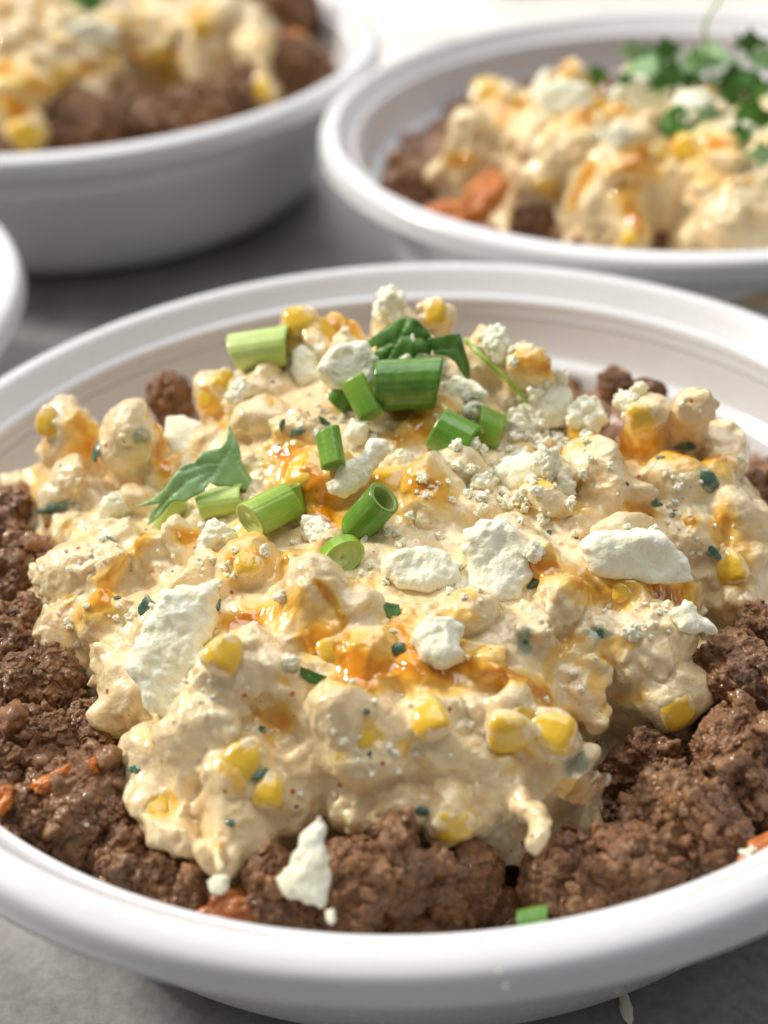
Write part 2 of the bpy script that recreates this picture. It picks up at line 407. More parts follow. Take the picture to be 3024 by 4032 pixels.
class Pile:
    def __init__(s, poly, h, z0, crown, zmax, tau=6.0, plateau=22):
        s.h = h; P = np.array(poly); s.lo = np.array([P[:, 0].min() - 9, P[:, 1].min() - 9, z0 - 6]); hi = np.array([P[:, 0].max() + 9, P[:, 1].max() + 9, zmax])
        n = np.ceil((hi - s.lo) / h).astype(int) + 1
        s.ax = [s.lo[k] + h * np.arange(n[k]) for k in range(3)]
        X, Y = np.meshgrid(s.ax[0], s.ax[1], indexing='ij')
        d = poly_sd(X, Y, poly)
        q = np.stack([X.ravel(), Y.ravel(), np.zeros(X.size)], 1)
        s.Z = z0 + plateau * (1 - np.exp(-np.maximum(d, 0) / tau)) + crown(X, Y) * np.clip(d / 14, 0, 1) + 1.6 * fbm(q, 14, 3, 5).reshape(X.shape) * np.clip(d / 5, 0, 1)
        s.Z = np.where(d < 0, z0 + d * 1.5, s.Z); s.d = d
        s.f = ((s.ax[2][None, None, :] - s.Z[:, :, None]) * .62).astype(np.float32)
        s.corn = []; s.herb = []; s.curd = []
    def zat(s, x, y):
        i = min(max(int((x - s.lo[0]) / s.h), 0), s.Z.shape[0] - 1); j = min(max(int((y - s.lo[1]) / s.h), 0), s.Z.shape[1] - 1); return s.Z[i, j]
    def hit(s, u, v):
        C, d = ray(u, v); t0 = (34 - C[2]) / d[2]; best = (1e9, None)
        for t in np.arange(t0, t0 + 160, .5):
            p = C + d * t; g = p[2] - s.zat(p[0], p[1])
            if g < best[0]: best = (g, p)
            if g < 0 or p[2] < -22: break
        return best[1]
    def lump(s, p, r, k=1.6, R=None, sub=False):
        r = np.array(r, float) * np.ones(3); m = r.max() + 2.5 * k
        lo = [max(int((p[a] - m - s.lo[a]) / s.h), 0) for a in range(3)]; hi = [min(int((p[a] + m - s.lo[a]) / s.h) + 2, s.f.shape[a]) for a in range(3)]
        if min(hi[a] - lo[a] for a in range(3)) < 2: return
        G = np.stack(np.meshgrid(*[s.ax[a][lo[a]:hi[a]] - p[a] for a in range(3)], indexing='ij'), -1)
        if R is not None: G = G @ R
        q = G / r; n = np.sqrt((q ** 2).sum(-1)); dl = (n - 1) * n / np.maximum(np.sqrt(((q / r) ** 2).sum(-1)), 1e-6)
        sl = tuple(slice(lo[a], hi[a]) for a in range(3)); f = s.f[sl]
        if sub: f = -f
        hh = np.clip(.5 + .5 * (f - dl) / k, 0, 1); o = f * (1 - hh) + dl * hh - k * hh * (1 - hh)
        s.f[sl] = -o if sub else o
    def pre(s, u, v):
        C, d = ray(u, v); p, n, i, t = s.bvh.ray_cast(Vector(C), Vector(d / np.linalg.norm(d)))
        if p is None: p = s.bvh.find_nearest(Vector(s.hit(u, v)))[0]
        return np.array(p)
    def finish(s, name, strokes, amp=1.0, faint=0.0):
        V, Q = surface_nets(s.f, s.lo, s.h)
        keep = (V[Q].mean(1)[:, 2] > s.lo[2] + 2.2); Q = Q[keep]
        used = np.zeros(len(V), bool); used[Q.ravel()] = True; ix = np.cumsum(used) - 1; V = V[used]; Q = ix[Q]
        # relax once
        N = normals(V, Q)
        s.bvh = BVHTree.FromPolygons([tuple(v) for v in V], [tuple(q) for q in Q]); sa = np.zeros(len(V))
        nz = fbm(V, 5, 3, 31)
        for pts, w in strokes:
            P = np.array([s.pre(*q) for q in pts]); w = w * px(P[0])
            for a, b in zip(P[:-1], P[1:]) if len(P) > 1 else ((P[0], P[0]),):
                e = b - a; t = np.clip(((V - a) @ e) / (e @ e + 1e-9), 0, 1); dd = np.linalg.norm(V - a - t[:, None] * e, axis=1)
                sa = np.maximum(sa, np.clip((w * (1 + .75 * nz) - dd) / (w * 1.15) + .22, 0, 1))
        sa *= np.clip((N[:, 2] + .45) / .5, 0, 1)
        if faint:
            g = fbm(V, 9, 3, 77); sa = np.maximum(sa, np.clip((g - .30) * 3, 0, faint) * np.clip((N[:, 2] - .1) * 2, 0, 1))
        fw, _ = worley(V, 2.3, 11); fw2, _ = worley(V, 1.15, 21)
        patch = np.clip(fbm(V, 8, 2, 41) * 2.8 + .02, 0, 1)
        g1 = np.clip(.62 - fw, 0, 1); g2 = np.clip(.6 - fw2, 0, 1)
        disp = amp * (.26 * fbm(V, 4.5, 3, 51) + patch * (1.8 * g1 + .35 * g2) * (1 - .85 * np.clip(sa * 1.3, 0, 1)) + (1 - patch) * .18 * g2)
        V = V + N * disp[:, None]
        V = V + 1.3 * np.stack([fbm(V + o, 5, 3, 71) for o in (0, 50, 90)], 1) * (1 if amp > .5 else .6)
        def mask(lst):
            m = np.zeros(len(V)); n2 = fbm(V, 2.5, 3, 61)
            for p, r in lst:
                if len(p) == 2: p = s.pre(*p)
                dd = np.linalg.norm(V - np.array(p), axis=1); m = np.maximum(m, np.clip((r * (1 + .8 * n2) - dd) / (r * .35), 0, 1))
            return m
        corn = mask(s.corn); herb = mask(s.herb); curd = np.maximum(mask(s.curd), np.clip(patch * g1 * 1.6 - .25, 0, .6))
        s.V, s.Q, s.N, s.sa = V, Q, normals(V, Q), sa
        me = make_mesh(name, V, Q, CR, dict(sauce=sa, corn=corn, herb=herb, curd=curd))
        s.bvh = BVHTree.FromPolygons([tuple(v) for v in V], [tuple(q) for q in Q])
        return me
    def sauce_mesh(s, name):
        m = s.sa > .6; k = m[s.Q].all(1); Q = s.Q[k]
        used = np.zeros(len(s.V), bool); used[Q.ravel()] = True; ix = np.cumsum(used) - 1
        a = s.sa[used]; V = s.V[used] + s.N[used] * (np.clip((a - .6) * .7, 0, .22)[:, None] - .05)
        z = np.zeros(len(V)); return make_mesh(name, V, ix[Q], CR, dict(sauce=a, corn=z, herb=z, curd=z))
    def at(s, u, v):                # surface point and normal under a point of the picture
        C, d = ray(u, v); dn = d / np.linalg.norm(d)
        p, n, i, t = s.bvh.ray_cast(Vector(C), Vector(dn))
        if p is None:
            q = s.hit(u, v); p, n, i, t = s.bvh.find_nearest(Vector(q))
        return np.array(p), np.array(n)
def unit_(v): return v / np.linalg.norm(v)
PXMM = 0.0725
def px(p): return np.linalg.norm(np.array(p) - CAMP) / (F_W * 3024) * (3024 / 1659)     # mm per view pixel at p

SUN = None
def rnd_lumps(s, n, rmin, rmax, seed, k=1.3, kern=.3, hz=.3, front_only=True):
    r = np.random.default_rng(seed)
    ii, jj = np.nonzero(s.d > 1.0)
    for c in r.integers(0, len(ii), n):
        x, y = s.ax[0][ii[c]], s.ax[1][jj[c]]; z = s.Z[ii[c], jj[c]]
        R = rotm(r)
        if r.random() < kern:
            s.lump((x, y, z + 1.3), (4.1, 3.5, 2.4), .9, R); s.corn.append(((x, y, z + 3.0), r.uniform(1.2, 2.6))) if r.random() < .55 else None
        else:
            a = r.uniform(rmin, rmax); s.lump((x, y, z + a * hz * r.uniform(-.6, 1.2)), (a, a * r.uniform(.5, 1), a * r.uniform(.4, .8)), k, R)

# front heap: outline on the meat (front half) and behind the crest (back half)
front = [(1600, 1335), (1545, 1345), (1520, 1420), (1525, 1480), (1500, 1555), (1430, 1570), (1350, 1530), (1312, 1530), (1300, 1575), (1270, 1590), (1278, 1650),
         (1250, 1720), (1190, 1740), (1140, 1745), (1080, 1750), (1000, 1810), (900, 1795), (800, 1795), (720, 1770), (650, 1790), (560, 1830), (505, 1885), (462, 1890), (430, 1825),
         (390, 1840), (330, 1790), (310, 1740), (278, 1700), (285, 1620), (255, 1590), (190, 1540), (170, 1470), (105, 1450), (62, 1370), (72, 1290), (112, 1250)]
poly = [onz(u, v, -9)[:2] for u, v in front]
back = [(100, 1180, -4), (78, 1060, 1), (72, 960, 5), (120, 890, 8), (280, 880, 9), (400, 900, 11), (440, 830, 15), (520, 735, 18), (640, 690, 19.5), (850, 665, 20), (960, 690, 19), (1050, 750, 18),
        (1150, 785, 16), (1230, 835, 13), (1380, 865, 11), (1500, 870, 10), (1590, 945, 7), (1640, 1035, 4), (1655, 1150, 1), (1655, 1260, -4)]
bc = np.array([0., 8.])
for u, v, z in back:
    p = onz(u, v, z)[:2]; e = p - bc; e = e / np.linalg.norm(e); poly.append(p + e * 2.2 * max(z + 6, 0) ** .5)
poly = np.array(poly)
A = Pile(poly, .38, -14, lambda X, Y: 10 * np.exp(-((X + 3) / 30) ** 2 - ((Y - 22) / 26) ** 2) - 5.0 * np.exp(-((X + 44) / 14) ** 2 - ((Y + 8) / 16) ** 2), 33)
# lumps: u, v, radius in view px, stand-out
majors = [(150,940,66,.4),(280,945,74,.45),(140,1080,58,.2),(125,1200,46,.2),(470,850,55,.3),(560,870,75,.3),(640,960,60,.2),(700,1050,80,.3),(925,1065,92,.5),(1020,1110,60,.3),
 (1290,1030,84,.8),(1330,1090,60,.3),(1450,1050,60,.3),(1530,1040,62,.3),(1250,960,45,.2),(1400,900,60,.2),(1500,880,40,.5),(1560,960,50,.2),(1590,1120,62,.4),(1600,1220,52,.4),
 (1608,1290,44,.3),(1490,1150,50,.2),(330,1205,55,.7),(180,1240,75,.2),(130,1370,68,.4),(230,1350,66,.2),(250,1170,50,.2),(430,1250,55,.2),(530,1240,55,.2),(655,1235,42,.5),
 (672,1300,96,1.0),(760,1330,70,.5),(640,1370,60,.3),(560,1450,92,.4),(620,1480,60,.3),(480,1560,70,.2),(400,1600,70,.1),(800,1420,60,-.1),(760,1560,108,.85),(690,1620,75,.4),(830,1610,85,.4),
 (920,1560,60,.4),(950,1620,60,.3),(1100,1550,66,.55),(1180,1590,66,.55),(1210,1300,64,1.0),(1140,1370,66,.3),(1290,1400,90,.3),(1400,1400,95,.35),(1450,1500,72,.45),(1380,1520,50,.2),(1250,1480,85,.2),
 (1060,1440,45,.2),(300,1500,80,.2),(250,1440,60,.2),(340,1640,70,.2),(350,1750,66,.35),(420,1790,50,.2),(480,1680,62,.45),(540,1640,40,.4),(575,1710,66,.5),(520,1800,70,.35),(480,1855,30,.3),
 (650,1710,60,.2),(760,1700,80,.3),(850,1740,70,.3),(960,1760,72,.35),(1080,1700,80,.25),(1200,1680,58,.3),(1020,1640,56,.3),(1160,1730,40,.3),(900,1480,50,.1),(1010,1540,45,.2),(420,1380,50,.2),
 (720,740,60,.3),(850,700,42,.6),(940,690,34,.6),(640,730,50,.3),(1050,760,55,.3),(1140,800,55,.3),(760,830,70,.2),(950,900,60,.2),(1150,900,60,.2),(540,1000,45,.2),(420,1050,45,.2)]
for u, v, r, so in majors:
    p = A.hit(u, v); C, d = ray(u, v); dn = d / np.linalg.norm(d); m = r * px(p)
    q = p + dn * m * (.50 - .80 * so); q[2] += m * .10
    rr = np.random.default_rng(int(u * 7 + v)); Rm = rotm(rr); A.lump(q, (m * rr.uniform(.9, 1.15), m * rr.uniform(.7, 1.0), m * rr.uniform(.6, .9)), 1.5, Rm)
    q2 = q + rr.normal(size=3) * m * .35 - np.array([0, 0, m * .3]) + dn * m * .2; A.lump(q2, (m * .8, m * .6, m * .7), 2.0, rotm(rr))
    for dz in (1.0, 2.0): A.lump(q + np.array([0, m * .35 * dz, -m * dz * .9]), (m * .9, m * .9, m), 2.4)
rnd_lumps(A, 58, 2.4, 5.6, 3, 1.7, .42, .3)
for u, v, r in ((570,1552,52),(540,1575,26),(700,1500,22),(860,1500,22),(1060,1490,20),(240,1500,20),(400,1180,18),(1330,1310,16),(1100,1430,18),(1340,1150,18),(620,1760,18),(420,1700,20),(900,1750,18),(520,960,20),(60,1010,14),(215,900,16),(1392,1060,32),(300,1262,26),(620,1590,24),(1290,1165,16),(1130,1240,16),(430,1500,20),(640,1120,20)):
    p = A.hit(u, v); A.lump(p, r * px(p), 1.8, sub=True)
for u, v, r in ((100,1400,46),(150,1440,40),(90,1320,44),(230,1560,40),(300,1640,44),(305,1700,36),(350,1790,44),(400,1815,34),(450,1850,30),(490,1860,30),(560,1800,40),(640,1760,40),(760,1760,50),(860,1760,50),(960,1775,50),(1060,1730,40),
                (1240,1700,38),(1255,1640,34),(1290,1560,28),(1450,1535,48),(1510,1500,36),(1510,1420,36),(1580,1310,36),(1620,1270,34)):
    p = onz(u, v, -6.0); C, d = ray(u, v); m = r * px(p); rr = np.random.default_rng(u + v); A.lump(p + unit_(d) * r * .05, (m * 1.15, m * rr.uniform(.7, .95), m * rr.uniform(.6, .9)), 2.2, rotm(rr))
# the drip that hangs over the right front edge, and a few curled lips along the front
for pts in (((1120,1720,24),(1135,1745,24),(1150,1765,23),(1158,1785,23),(1162,1805,22),(1162,1818,19)), ((478,1850,20),(475,1880,14))):
    for u, v, r in pts:
        p = onz(u, v, -4.5); A.lump(p, r * px(p), 1.2)
# kernels showing through the dressing
for u, v, r in ((345,1740,30),(720,1390,34),(800,1590,26),(1090,1640,26),(880,1620,22),(450,850,28),(540,1215,26),(1340,1280,20),(985,1790,40),(520,1650,45),(160,940,24),(380,1060,22),
                (620,1000,34),(760,1180,14),(1400,930,30),(1130,1590,40),(1210,1580,34),(150,1300,18),(590,1600,18),(1480,1545,30),(730,1630,16)):
    A.corn.append(((u, v), r * .073))
for u, v, r in ((1240,1650,34),(600,940,14),(215,975,18),(210,1300,22),(340,1570,20),(1130,1390,26),(1300,1390,34),(950,1830,10),(80,1140,16),(1535,1040,20),(300,950,26),(360,1010,16),(1190,1240,10),(240,1260,16)):
    A.herb.append(((u, v), r * .073))
ST_A = [([(640,690),(690,700),(740,705)],30),([(170,915),(190,950),(185,965)],20),([(330,900),(350,960),(355,1010)],14),([(445,880),(470,930)],18),([(610,975),(650,1040),(700,1060),(690,1130)],34),
 ([(840,1030),(900,1035),(940,1045)],28),([(910,925),(850,955)],18),([(1250,905),(1270,930),(1220,970),(1180,985)],24),([(1300,920),(1340,950)],24),([(1380,965),(1470,985),(1550,985)],22),
 ([(1140,1215),(1200,1225),(1250,1245)],24),([(1255,1262),(1330,1275),(1430,1290),(1480,1275)],26),([(1560,1130),(1590,1190),(1600,1240)],20),([(1400,1110),(1360,1100),(1500,1120)],10),
 ([(300,1175),(250,1240),(215,1300),(170,1335)],20),([(310,1160),(400,1165),(480,1150)],10),([(500,1350),(560,1330),(630,1300),(600,1290)],20),([(700,1390),(780,1440),(860,1440),(960,1460)],34),
 ([(720,1470),(800,1480)],20),([(845,1340),(870,1390),(900,1430)],22),([(1020,1440),(1080,1460),(1150,1480),(1185,1510)],24),([(1225,1540),(1250,1580)],12),([(540,1545),(600,1555)],16),
 ([(1100,1095),(1160,1115),(1200,1130)],6),([(690,1265),(740,1330),(760,1380)],7),([(500,1200),(560,1190),(620,1215)],14),([(1130,780),(1180,800)],24),([(870,880),(900,900)],18),([(1300,1420),(1330,1440)],6)]
strokes = [(pts, w * 1.85) for pts, w in ST_A]
me = A.finish('corn_salad', strokes, 1.0, .42)
salad = tag(put('corn_salad', me), 'creamy corn salad heaped over browned meat in the front bowl', 'corn salad')
tag(put('hot_honey_drizzle', A.sauce_mesh('hot_honey_drizzle'), salad), kind='stuff')

# ------------------------------------------------------------------ meat
def ico(sub):
    bm = bmesh.new(); bmesh.ops.create_icosphere(bm, subdivisions=sub, radius=1)
    V = np.array([v.co[:] for v in bm.verts]); F = np.array([[v.index for v in f.verts] for f in bm.faces]); bm.free(); return V, F
ICO6, ICO5, ICO4 = ico(7), ico(5), ico(4)
def chunk_mesh(name, seed, sph, R=12.0, gran=1.5, mat=None):
    D, F = sph; off = seed * 13.7
    r = 1 + .50 * fbm(D + off, .95, 2, seed) + .26 * fbm(D + off, .42, 2, seed + 3)
    r = np.minimum(r, 1.12 + .12 * fbm(D + off, .3, 2, seed + 8))
    V = D * r[:, None] * R * np.array([1.08, .95, .82])
    N = normals(V, F)
    w1, id1 = worley(V + off, gran * 2.1, seed + 5); V = V + N * (1.5 * np.clip(.62 - w1, -.25, 1) * (.4 + id1))[:, None]
    w2, id2 = worley(V + off, gran, seed + 9)
    w3, id3 = worley(V + off, gran * .5, seed + 13)
    N = normals(V, F)
    pm = np.clip(.42 + 2.4 * fbm(V, 6, 2, seed + 30), .05, 1.25); cr = np.abs(fbm(V, 5, 2, seed + 40)); d = pm * (1.0 * np.clip(.6 - w2, -.25, 1) * (.4 + id2) + .6 * np.clip(.6 - w3, -.2, 1) * (.5 + id3)) + .95 * fbm(V, 3.6, 4, seed, .62) - 1.3 * np.clip(.10 - cr, 0, 1) * 10 * .6 + .25 * fbm(V, .9, 2, seed + 7)
    V = V + N * d[:, None]
    return make_mesh(name, V, F, mat or ME, dict(pit_shade=np.clip(w2 * 1.2 - .45, 0, 1)), local=True)
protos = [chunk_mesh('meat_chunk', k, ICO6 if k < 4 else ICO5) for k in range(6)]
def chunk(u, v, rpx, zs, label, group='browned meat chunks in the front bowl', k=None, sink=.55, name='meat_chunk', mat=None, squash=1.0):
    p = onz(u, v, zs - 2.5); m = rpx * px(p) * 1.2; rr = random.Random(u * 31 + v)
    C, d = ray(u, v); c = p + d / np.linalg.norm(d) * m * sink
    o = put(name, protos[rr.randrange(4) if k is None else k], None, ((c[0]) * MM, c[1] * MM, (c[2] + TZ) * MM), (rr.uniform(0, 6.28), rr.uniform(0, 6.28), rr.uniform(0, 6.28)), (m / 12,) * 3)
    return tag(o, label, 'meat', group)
CH = [
 (815,1885,118,-6,'big crumbly meatball at the front centre, right of the white cheese triangle'),
 (620,1925,78,-8,'browned meat chunk behind and left of the white cheese triangle'),
 (985,1905,84,-11,'dark meat chunk right of the big crumbly meatball'),
 (1240,1905,94,-11,'flat reddish brown meat chunk at the front beside the green scrap'),
 (1370,1870,80,-8,'meat chunk topped with tan crumbs at the right front'),
 (1480,1780,100,-6,'large rough meat chunk at the right with orange browned top'),
 (1400,1660,80,-10,'meat chunk with wet glossy top, right of the oily glint'),
 (1590,1650,90,-5,'dark meat chunk against the right edge of the picture, level with the oily glint'),
 (1600,1500,95,-4,'brown meat chunk under the right end of the corn salad'),
 (1560,1820,60,-8,'small meat chunk by the rim at the lower right, dotted with cheese'),
 (1130,1800,62,-16,'dark shaded meat chunk behind the hanging cream drip'),
 (1300,1760,56,-16,'dark meat crumb cluster just right of the cream drip'),
 (1310,1590,46,-15,'shaded meat piece tucked under the notch in the corn salad'),
 (60,1620,84,-5,'meat chunk at the left edge above the orange sweet potato sliver'),
 (180,1750,104,-6,'large crumbly meat chunk at the lower left below the orange sliver'),
 (60,1790,70,-7,'meat chunk at the left edge beside the large crumbly lower left one'),
 (190,1600,66,-6,'small meat chunk touching the left side of the corn salad'),
 (90,1490,80,-4,'meat chunk left of the salad, halfway down the left side'),
 (30,1390,84,-3,'meat chunk cut by the left edge, beside the lowest left cream lobe'),
 (60,1250,72,-3,'meat chunk left of the salad, in the notch between two cream lobes'),
 (30,1120,80,-2,'uppermost large meat chunk at the left edge, below the rim'),
 (290,1720,60,-8,'small meat crumb cluster left of the lowest cream lobe'),
 (270,1850,66,-9,'meat crumb cluster against the rim at the lower left'),
 (350,1890,52,-9,'small lumpy meat piece by the rim, below the left cream lobe'),
 (420,1935,52,-10,'meat piece by the rim left of the orange piece'),
 (370,865,44,2,'dark meat crumbs peeking out between the two salad humps at the back left'),
 (1330,835,34,4,'grey brown meat crumb at the back right, left one of two'),
 (1400,850,30,4,'grey brown meat crumb at the back right, right one of two'),
 (1650,1080,50,-1,'meat piece cut by the right edge beside the back of the salad'),
 (1655,1390,70,-3,'meat piece cut by the right edge, upper of those below the salad'),
]
for c in CH: chunk(c[0], c[1], c[2], c[3], c[4])
def bed(name, cx, cy, z, r, label):
    n = 220; xs = np.linspace(-r, r, n); X, Y = np.meshgrid(xs, xs, indexing='ij'); P = np.stack([X.ravel() + cx, Y.ravel() + cy, np.zeros(X.size)], 1)
    w, i1 = worley(P, 7, 3); w2, i2 = worley(P, 2.6, 6)
    Z = z + 4.5 * (i1 - .5) - 5 * (w - .5) - 2.0 * (w2 - .5) + 2 * fbm(P, 12, 3, 2)
    V = np.stack([P[:, 0], P[:, 1], Z], 1)
    ii, jj = np.meshgrid(np.arange(n - 1), np.arange(n - 1), indexing='ij'); a = (ii * n + jj).ravel(); Q = np.stack([a, a + n, a + n + 1, a + 1], 1)
    rc = np.hypot(V[Q].mean(1)[:, 0] - cx, V[Q].mean(1)[:, 1] - cy); Q = Q[rc < r]
    used = np.zeros(len(V), bool); used[Q.ravel()] = True; ix = np.cumsum(used) - 1
    o = put(name, make_mesh(name, V[used], ix[Q], ME, dict(pit_shade=np.clip(w - .4, 0, 1)[used])))
    return tag(o, label, 'minced meat', kind='stuff')
bed('minced_meat', 0, 0, -19.5, 78.5, 'loose browned minced meat filling the front bowl under the chunks')
# ------------------------------------------------------------------ helpers for things lying on a heap
def unit(v): return v / np.linalg.norm(v)
def frame(p, n, ang=0.0):           # local axes: x along the screen direction ang (deg, 0 = right, 90 = up), z = n
    a = math.radians(ang); sd = CAMX * math.cos(a) + CAMY * math.sin(a)
    z = unit(n); x = unit(sd - z * (sd @ z)); y = np.cross(z, x); return np.stack([x, y, z], 1)
def mixn(n, k, p):                  # k = 0: surface normal, 1: towards the lens
    return unit(n * (1 - k) + unit(CAMP - p) * k)
def obj_at(name, me, c, R, parent=None, s=1.0):
    o = put(name, me, parent); M = np.eye(4); M[:3, :3] = R * s; M[:3, 3] = (c + np.array([0, 0, TZ])) * MM
    o.matrix_world = Matrix(M.tolist()); return o
FG = 'pieces of white cheese crumbled over the front corn salad'
def feta(pile, out, thick, k, lift, label, seed=1, h=.25, rough=1.0, mat=None, group=FG):
    c2 = np.mean(out, 0); p, n = pile.at(*c2); nn = mixn(n, k, p); c = p + nn * (thick * lift); R = frame(c, nn)
    L = []
    for u, v in out:
        C, d = ray(u, v); t = ((c - C) @ nn) / (d @ nn); q = C + d * t - c; L.append((q @ R[:, 0], q @ R[:, 1]))
    L = np.array(L); L2 = []
    for a_, b_ in zip(L, np.roll(L, -1, 0)):
        for t_ in (0, .25, .5, .75): L2.append(a_ + (b_ - a_) * t_)
    L = np.array(L2); q_ = np.concatenate([L, L[:, :1] * 0], 1); L = L + rough * .38 * np.stack([fbm(q_, 1.1, 2, seed), fbm(q_ + 40, 1.1, 2, seed)], 1); e = 1.6
    lo = np.array([L[:, 0].min() - e, L[:, 1].min() - e, -thick / 2 - e]); hi = np.array([L[:, 0].max() + e, L[:, 1].max() + e, thick / 2 + e])
    ax = [np.arange(lo[a], hi[a] + h, h) for a in range(3)]
    X, Y = np.meshgrid(ax[0], ax[1], indexing='ij'); d2 = -poly_sd(X, Y, L)
    G = np.stack(np.meshgrid(*ax, indexing='ij'), -1).reshape(-1, 3)
    d2 = np.repeat(d2[:, :, None], len(ax[2]), 2).ravel(); r = min(thick * .42, 1.6)
    q2 = np.stack([G[:, 0], G[:, 1], G[:, 2] * 0], 1); tz = thick / 2 * (1 + .35 * fbm(q2, 5, 2, seed))
    a = d2 + r; b = np.abs(G[:, 2]) - tz + r
    f = np.hypot(np.maximum(a, 0), np.maximum(b, 0)) + np.minimum(np.maximum(a, b), 0) - r
    w, i1 = worley(G, 1.5, seed + 2)
    f = f + rough * (.50 * fbm(G, 3.0, 3, seed + 4) - .55 * np.clip(.55 - w, -.1, 1) * i1 + .22 * fbm(G, .9, 2, seed + 8))
    wp, ip = worley(G, 1.9, seed + 20); f = f + rough * (.9 * np.clip(.42 - wp, 0, 1) * (ip > .45)) + rough * .5 * np.clip(fbm(q2, 2.2, 2, seed + 30), 0, 1) * (d2 > -1.8)
    V, Q = surface_nets(f.reshape(len(ax[0]), len(ax[1]), len(ax[2])), lo, h)
    return tag(obj_at('cheese_piece', make_mesh('cheese_piece', V, Q, mat or FE, local=True), c, R), label, 'cheese', group)
fprot = []
for k in range(5):
    D, F = ICO5; off = 100 + k * 9.1
    r = 1 + .40 * fbm(D + off, .8, 2, k) + .22 * fbm(D + off, .35, 2, k + 5)
    V = D * r[:, None] * 3.0 * np.array([1.1, .9, .8]); N = normals(V, F); w, i1 = worley(V + off, 1.3, k + 2); w2, i2 = worley(V + off, .6, k + 3)
    V = V + N * (.75 * np.clip(.6 - w, -.2, 1) * (.3 + i1) + .35 * np.clip(.6 - w2, -.2, 1) * i2)[:, None]
    fprot.append(make_mesh('cheese_crumb', V, F, FE, local=True))
def crumb(pile, u, v, rpx, label, lift=.35, group=FG, k=None):
    p, n = pile.at(u, v); m = rpx * px(p); rr = np.random.default_rng(int(u * 13 + v)); c = p + n * m * lift
    o = obj_at('cheese_crumb', fprot[rr.integers(5) if k is None else k], c, rotm(rr), s=m / 3.0)
    return tag(o, label, 'cheese', group)
def small_crumbs(pile, spots, name, parent):
    Vs = []; Fs = []; o = 0; rr = np.random.default_rng(5); D, F = ico(4)
    for u, v, r in spots:
        p, n = pile.at(u, v); m = r * px(p); V = D * (1 + .9 * fbm(D + rr.uniform(0, 90), .55, 2, 3))[:, None] * m * rr.uniform(.6, 1.1, 3)
        Vs.append(V @ rotm(rr) + p + n * m * .35); Fs.append(F + o); o += len(V)
    return tag(put(name, make_mesh(name, np.concatenate(Vs), np.concatenate(Fs), FE2), parent), kind='stuff')
def tube(pile, u, v, ang, tilt, L, Dm, g0, g1, label, lift=.45, squash=.92, bend=0., wall=.16, fill=False, group='green onion slices on the front corn salad', curl=0., nspan=360, name='green_onion_slice', flare=0., drop=0.):
    p, n = pile.at(u, v); s = px(p); L *= s; r0 = Dm * s / 2
    a = math.radians(ang); t = math.radians(tilt); sd = CAMX * math.cos(a) + CAMY * math.sin(a); axis = unit(sd * math.cos(t) + CAMZ * math.sin(t))
    c = p + n * r0 * lift + unit(CAMP - p) * (drop + .8)
    zz = unit(n - axis * (n @ axis)); yy = np.cross(zz, axis); R = np.stack([axis, yy, zz], 1)
    nl, na = 22, 96; V = []; g = []; st = []; inn = []
    rr = np.random.default_rng(int(u + v * 3)); T = np.linspace(0, 1, nl); an = np.linspace(0, 2 * math.pi, na, endpoint=False)
    e0 = rr.uniform(-.10, .10, 3); e1 = rr.uniform(-.10, .10, 3)
    rip = .004 * np.sin(an * 17 + rr.uniform(0, 6)) + .005 * np.sin(an * 11 + 2) + .035 * np.sin(an * 2 + rr.uniform(0, 6)) + .02 * np.sin(an * 3 + rr.uniform(0, 6))
    strp = np.clip(.4 + .5 * np.sin(an * 5 + rr.uniform(0, 6)) * np.sin(an * 13 + 1) + .3 * np.sin(an * 23 + rr.uniform(0, 6)), 0, 1)
    def ring(x, rad, i, gi):
        x = np.full(na, x) + (e0[0] * np.cos(an) + e0[1] * np.sin(an)) * r0 * 2 * max(0, 1 - (x + L / 2) / L * 2) * 1 + (e1[0] * np.cos(an) + e1[1] * np.sin(an)) * r0 * 2 * max(0, (x + L / 2) / L * 2 - 1)
        fl = 1 + flare * ((x / L) * 2) ** 2
        R_ = rad * (1 + rip) * fl
        V.append(np.stack([x, R_ * np.cos(an), R_ * np.sin(an) * squash + bend * r0 * (x / L * 2) ** 2], 1)); g.append(np.full(na, gi)); st.append(strp * (1 - i)); inn.append(np.full(na, float(i)))
    w = 1 - wall
    for tt in T: ring((tt - .5) * L, r0 * (1 - .02 * (abs(tt - .5) > .48)), 0, g0 + (g1 - g0) * tt)
    ring(.5 * L + .02, r0 * (1 - wall * .4), .5, g1); ring(.5 * L - .05, r0 * w, 1, g1)
    if fill:
        ring(.5 * L - .35, r0 * w * .98, 1, g1); ring(.5 * L - .15, r0 * w * .75, 1, g1 - .2); ring(.5 * L - .5, r0 * w * .68, 1, g1 - .1); ring(.5 * L - .3, r0 * w * .4, 1, g1 - .3); ring(.5 * L - .4, r0 * .02, 1, 0)
        ring(-.5 * L + .4, r0 * .02, 1, 0); ring(-.5 * L + .2, r0 * w * .5, 1, g0)
    else:
        for tt in T[::-1][1:-1:3]: ring((tt - .5) * L, r0 * w * .97, 1, g0 + (g1 - g0) * tt)
    ring(-.5 * L + .05, r0 * w, 1, g0); ring(-.5 * L - .02, r0 * (1 - wall * .4), .5, g0)
    m = len(V); V = np.concatenate(V); i = np.arange(na); j = (i + 1) % na
    F = np.concatenate([np.stack([k * na + i, ((k + 1) % m) * na + i, ((k + 1) % m) * na + j, k * na + j], 1) for k in range(m)])
    o = obj_at(name, make_mesh(name, V, F, ON, dict(g=np.concatenate(g) + .08 * fbm(V, 2, 2, 4), stripe=np.concatenate(st), inner=np.concatenate(inn)), local=True), c, R)
    return tag(o, label, 'green onion', group)
from mathutils.geometry import delaunay_2d_cdt
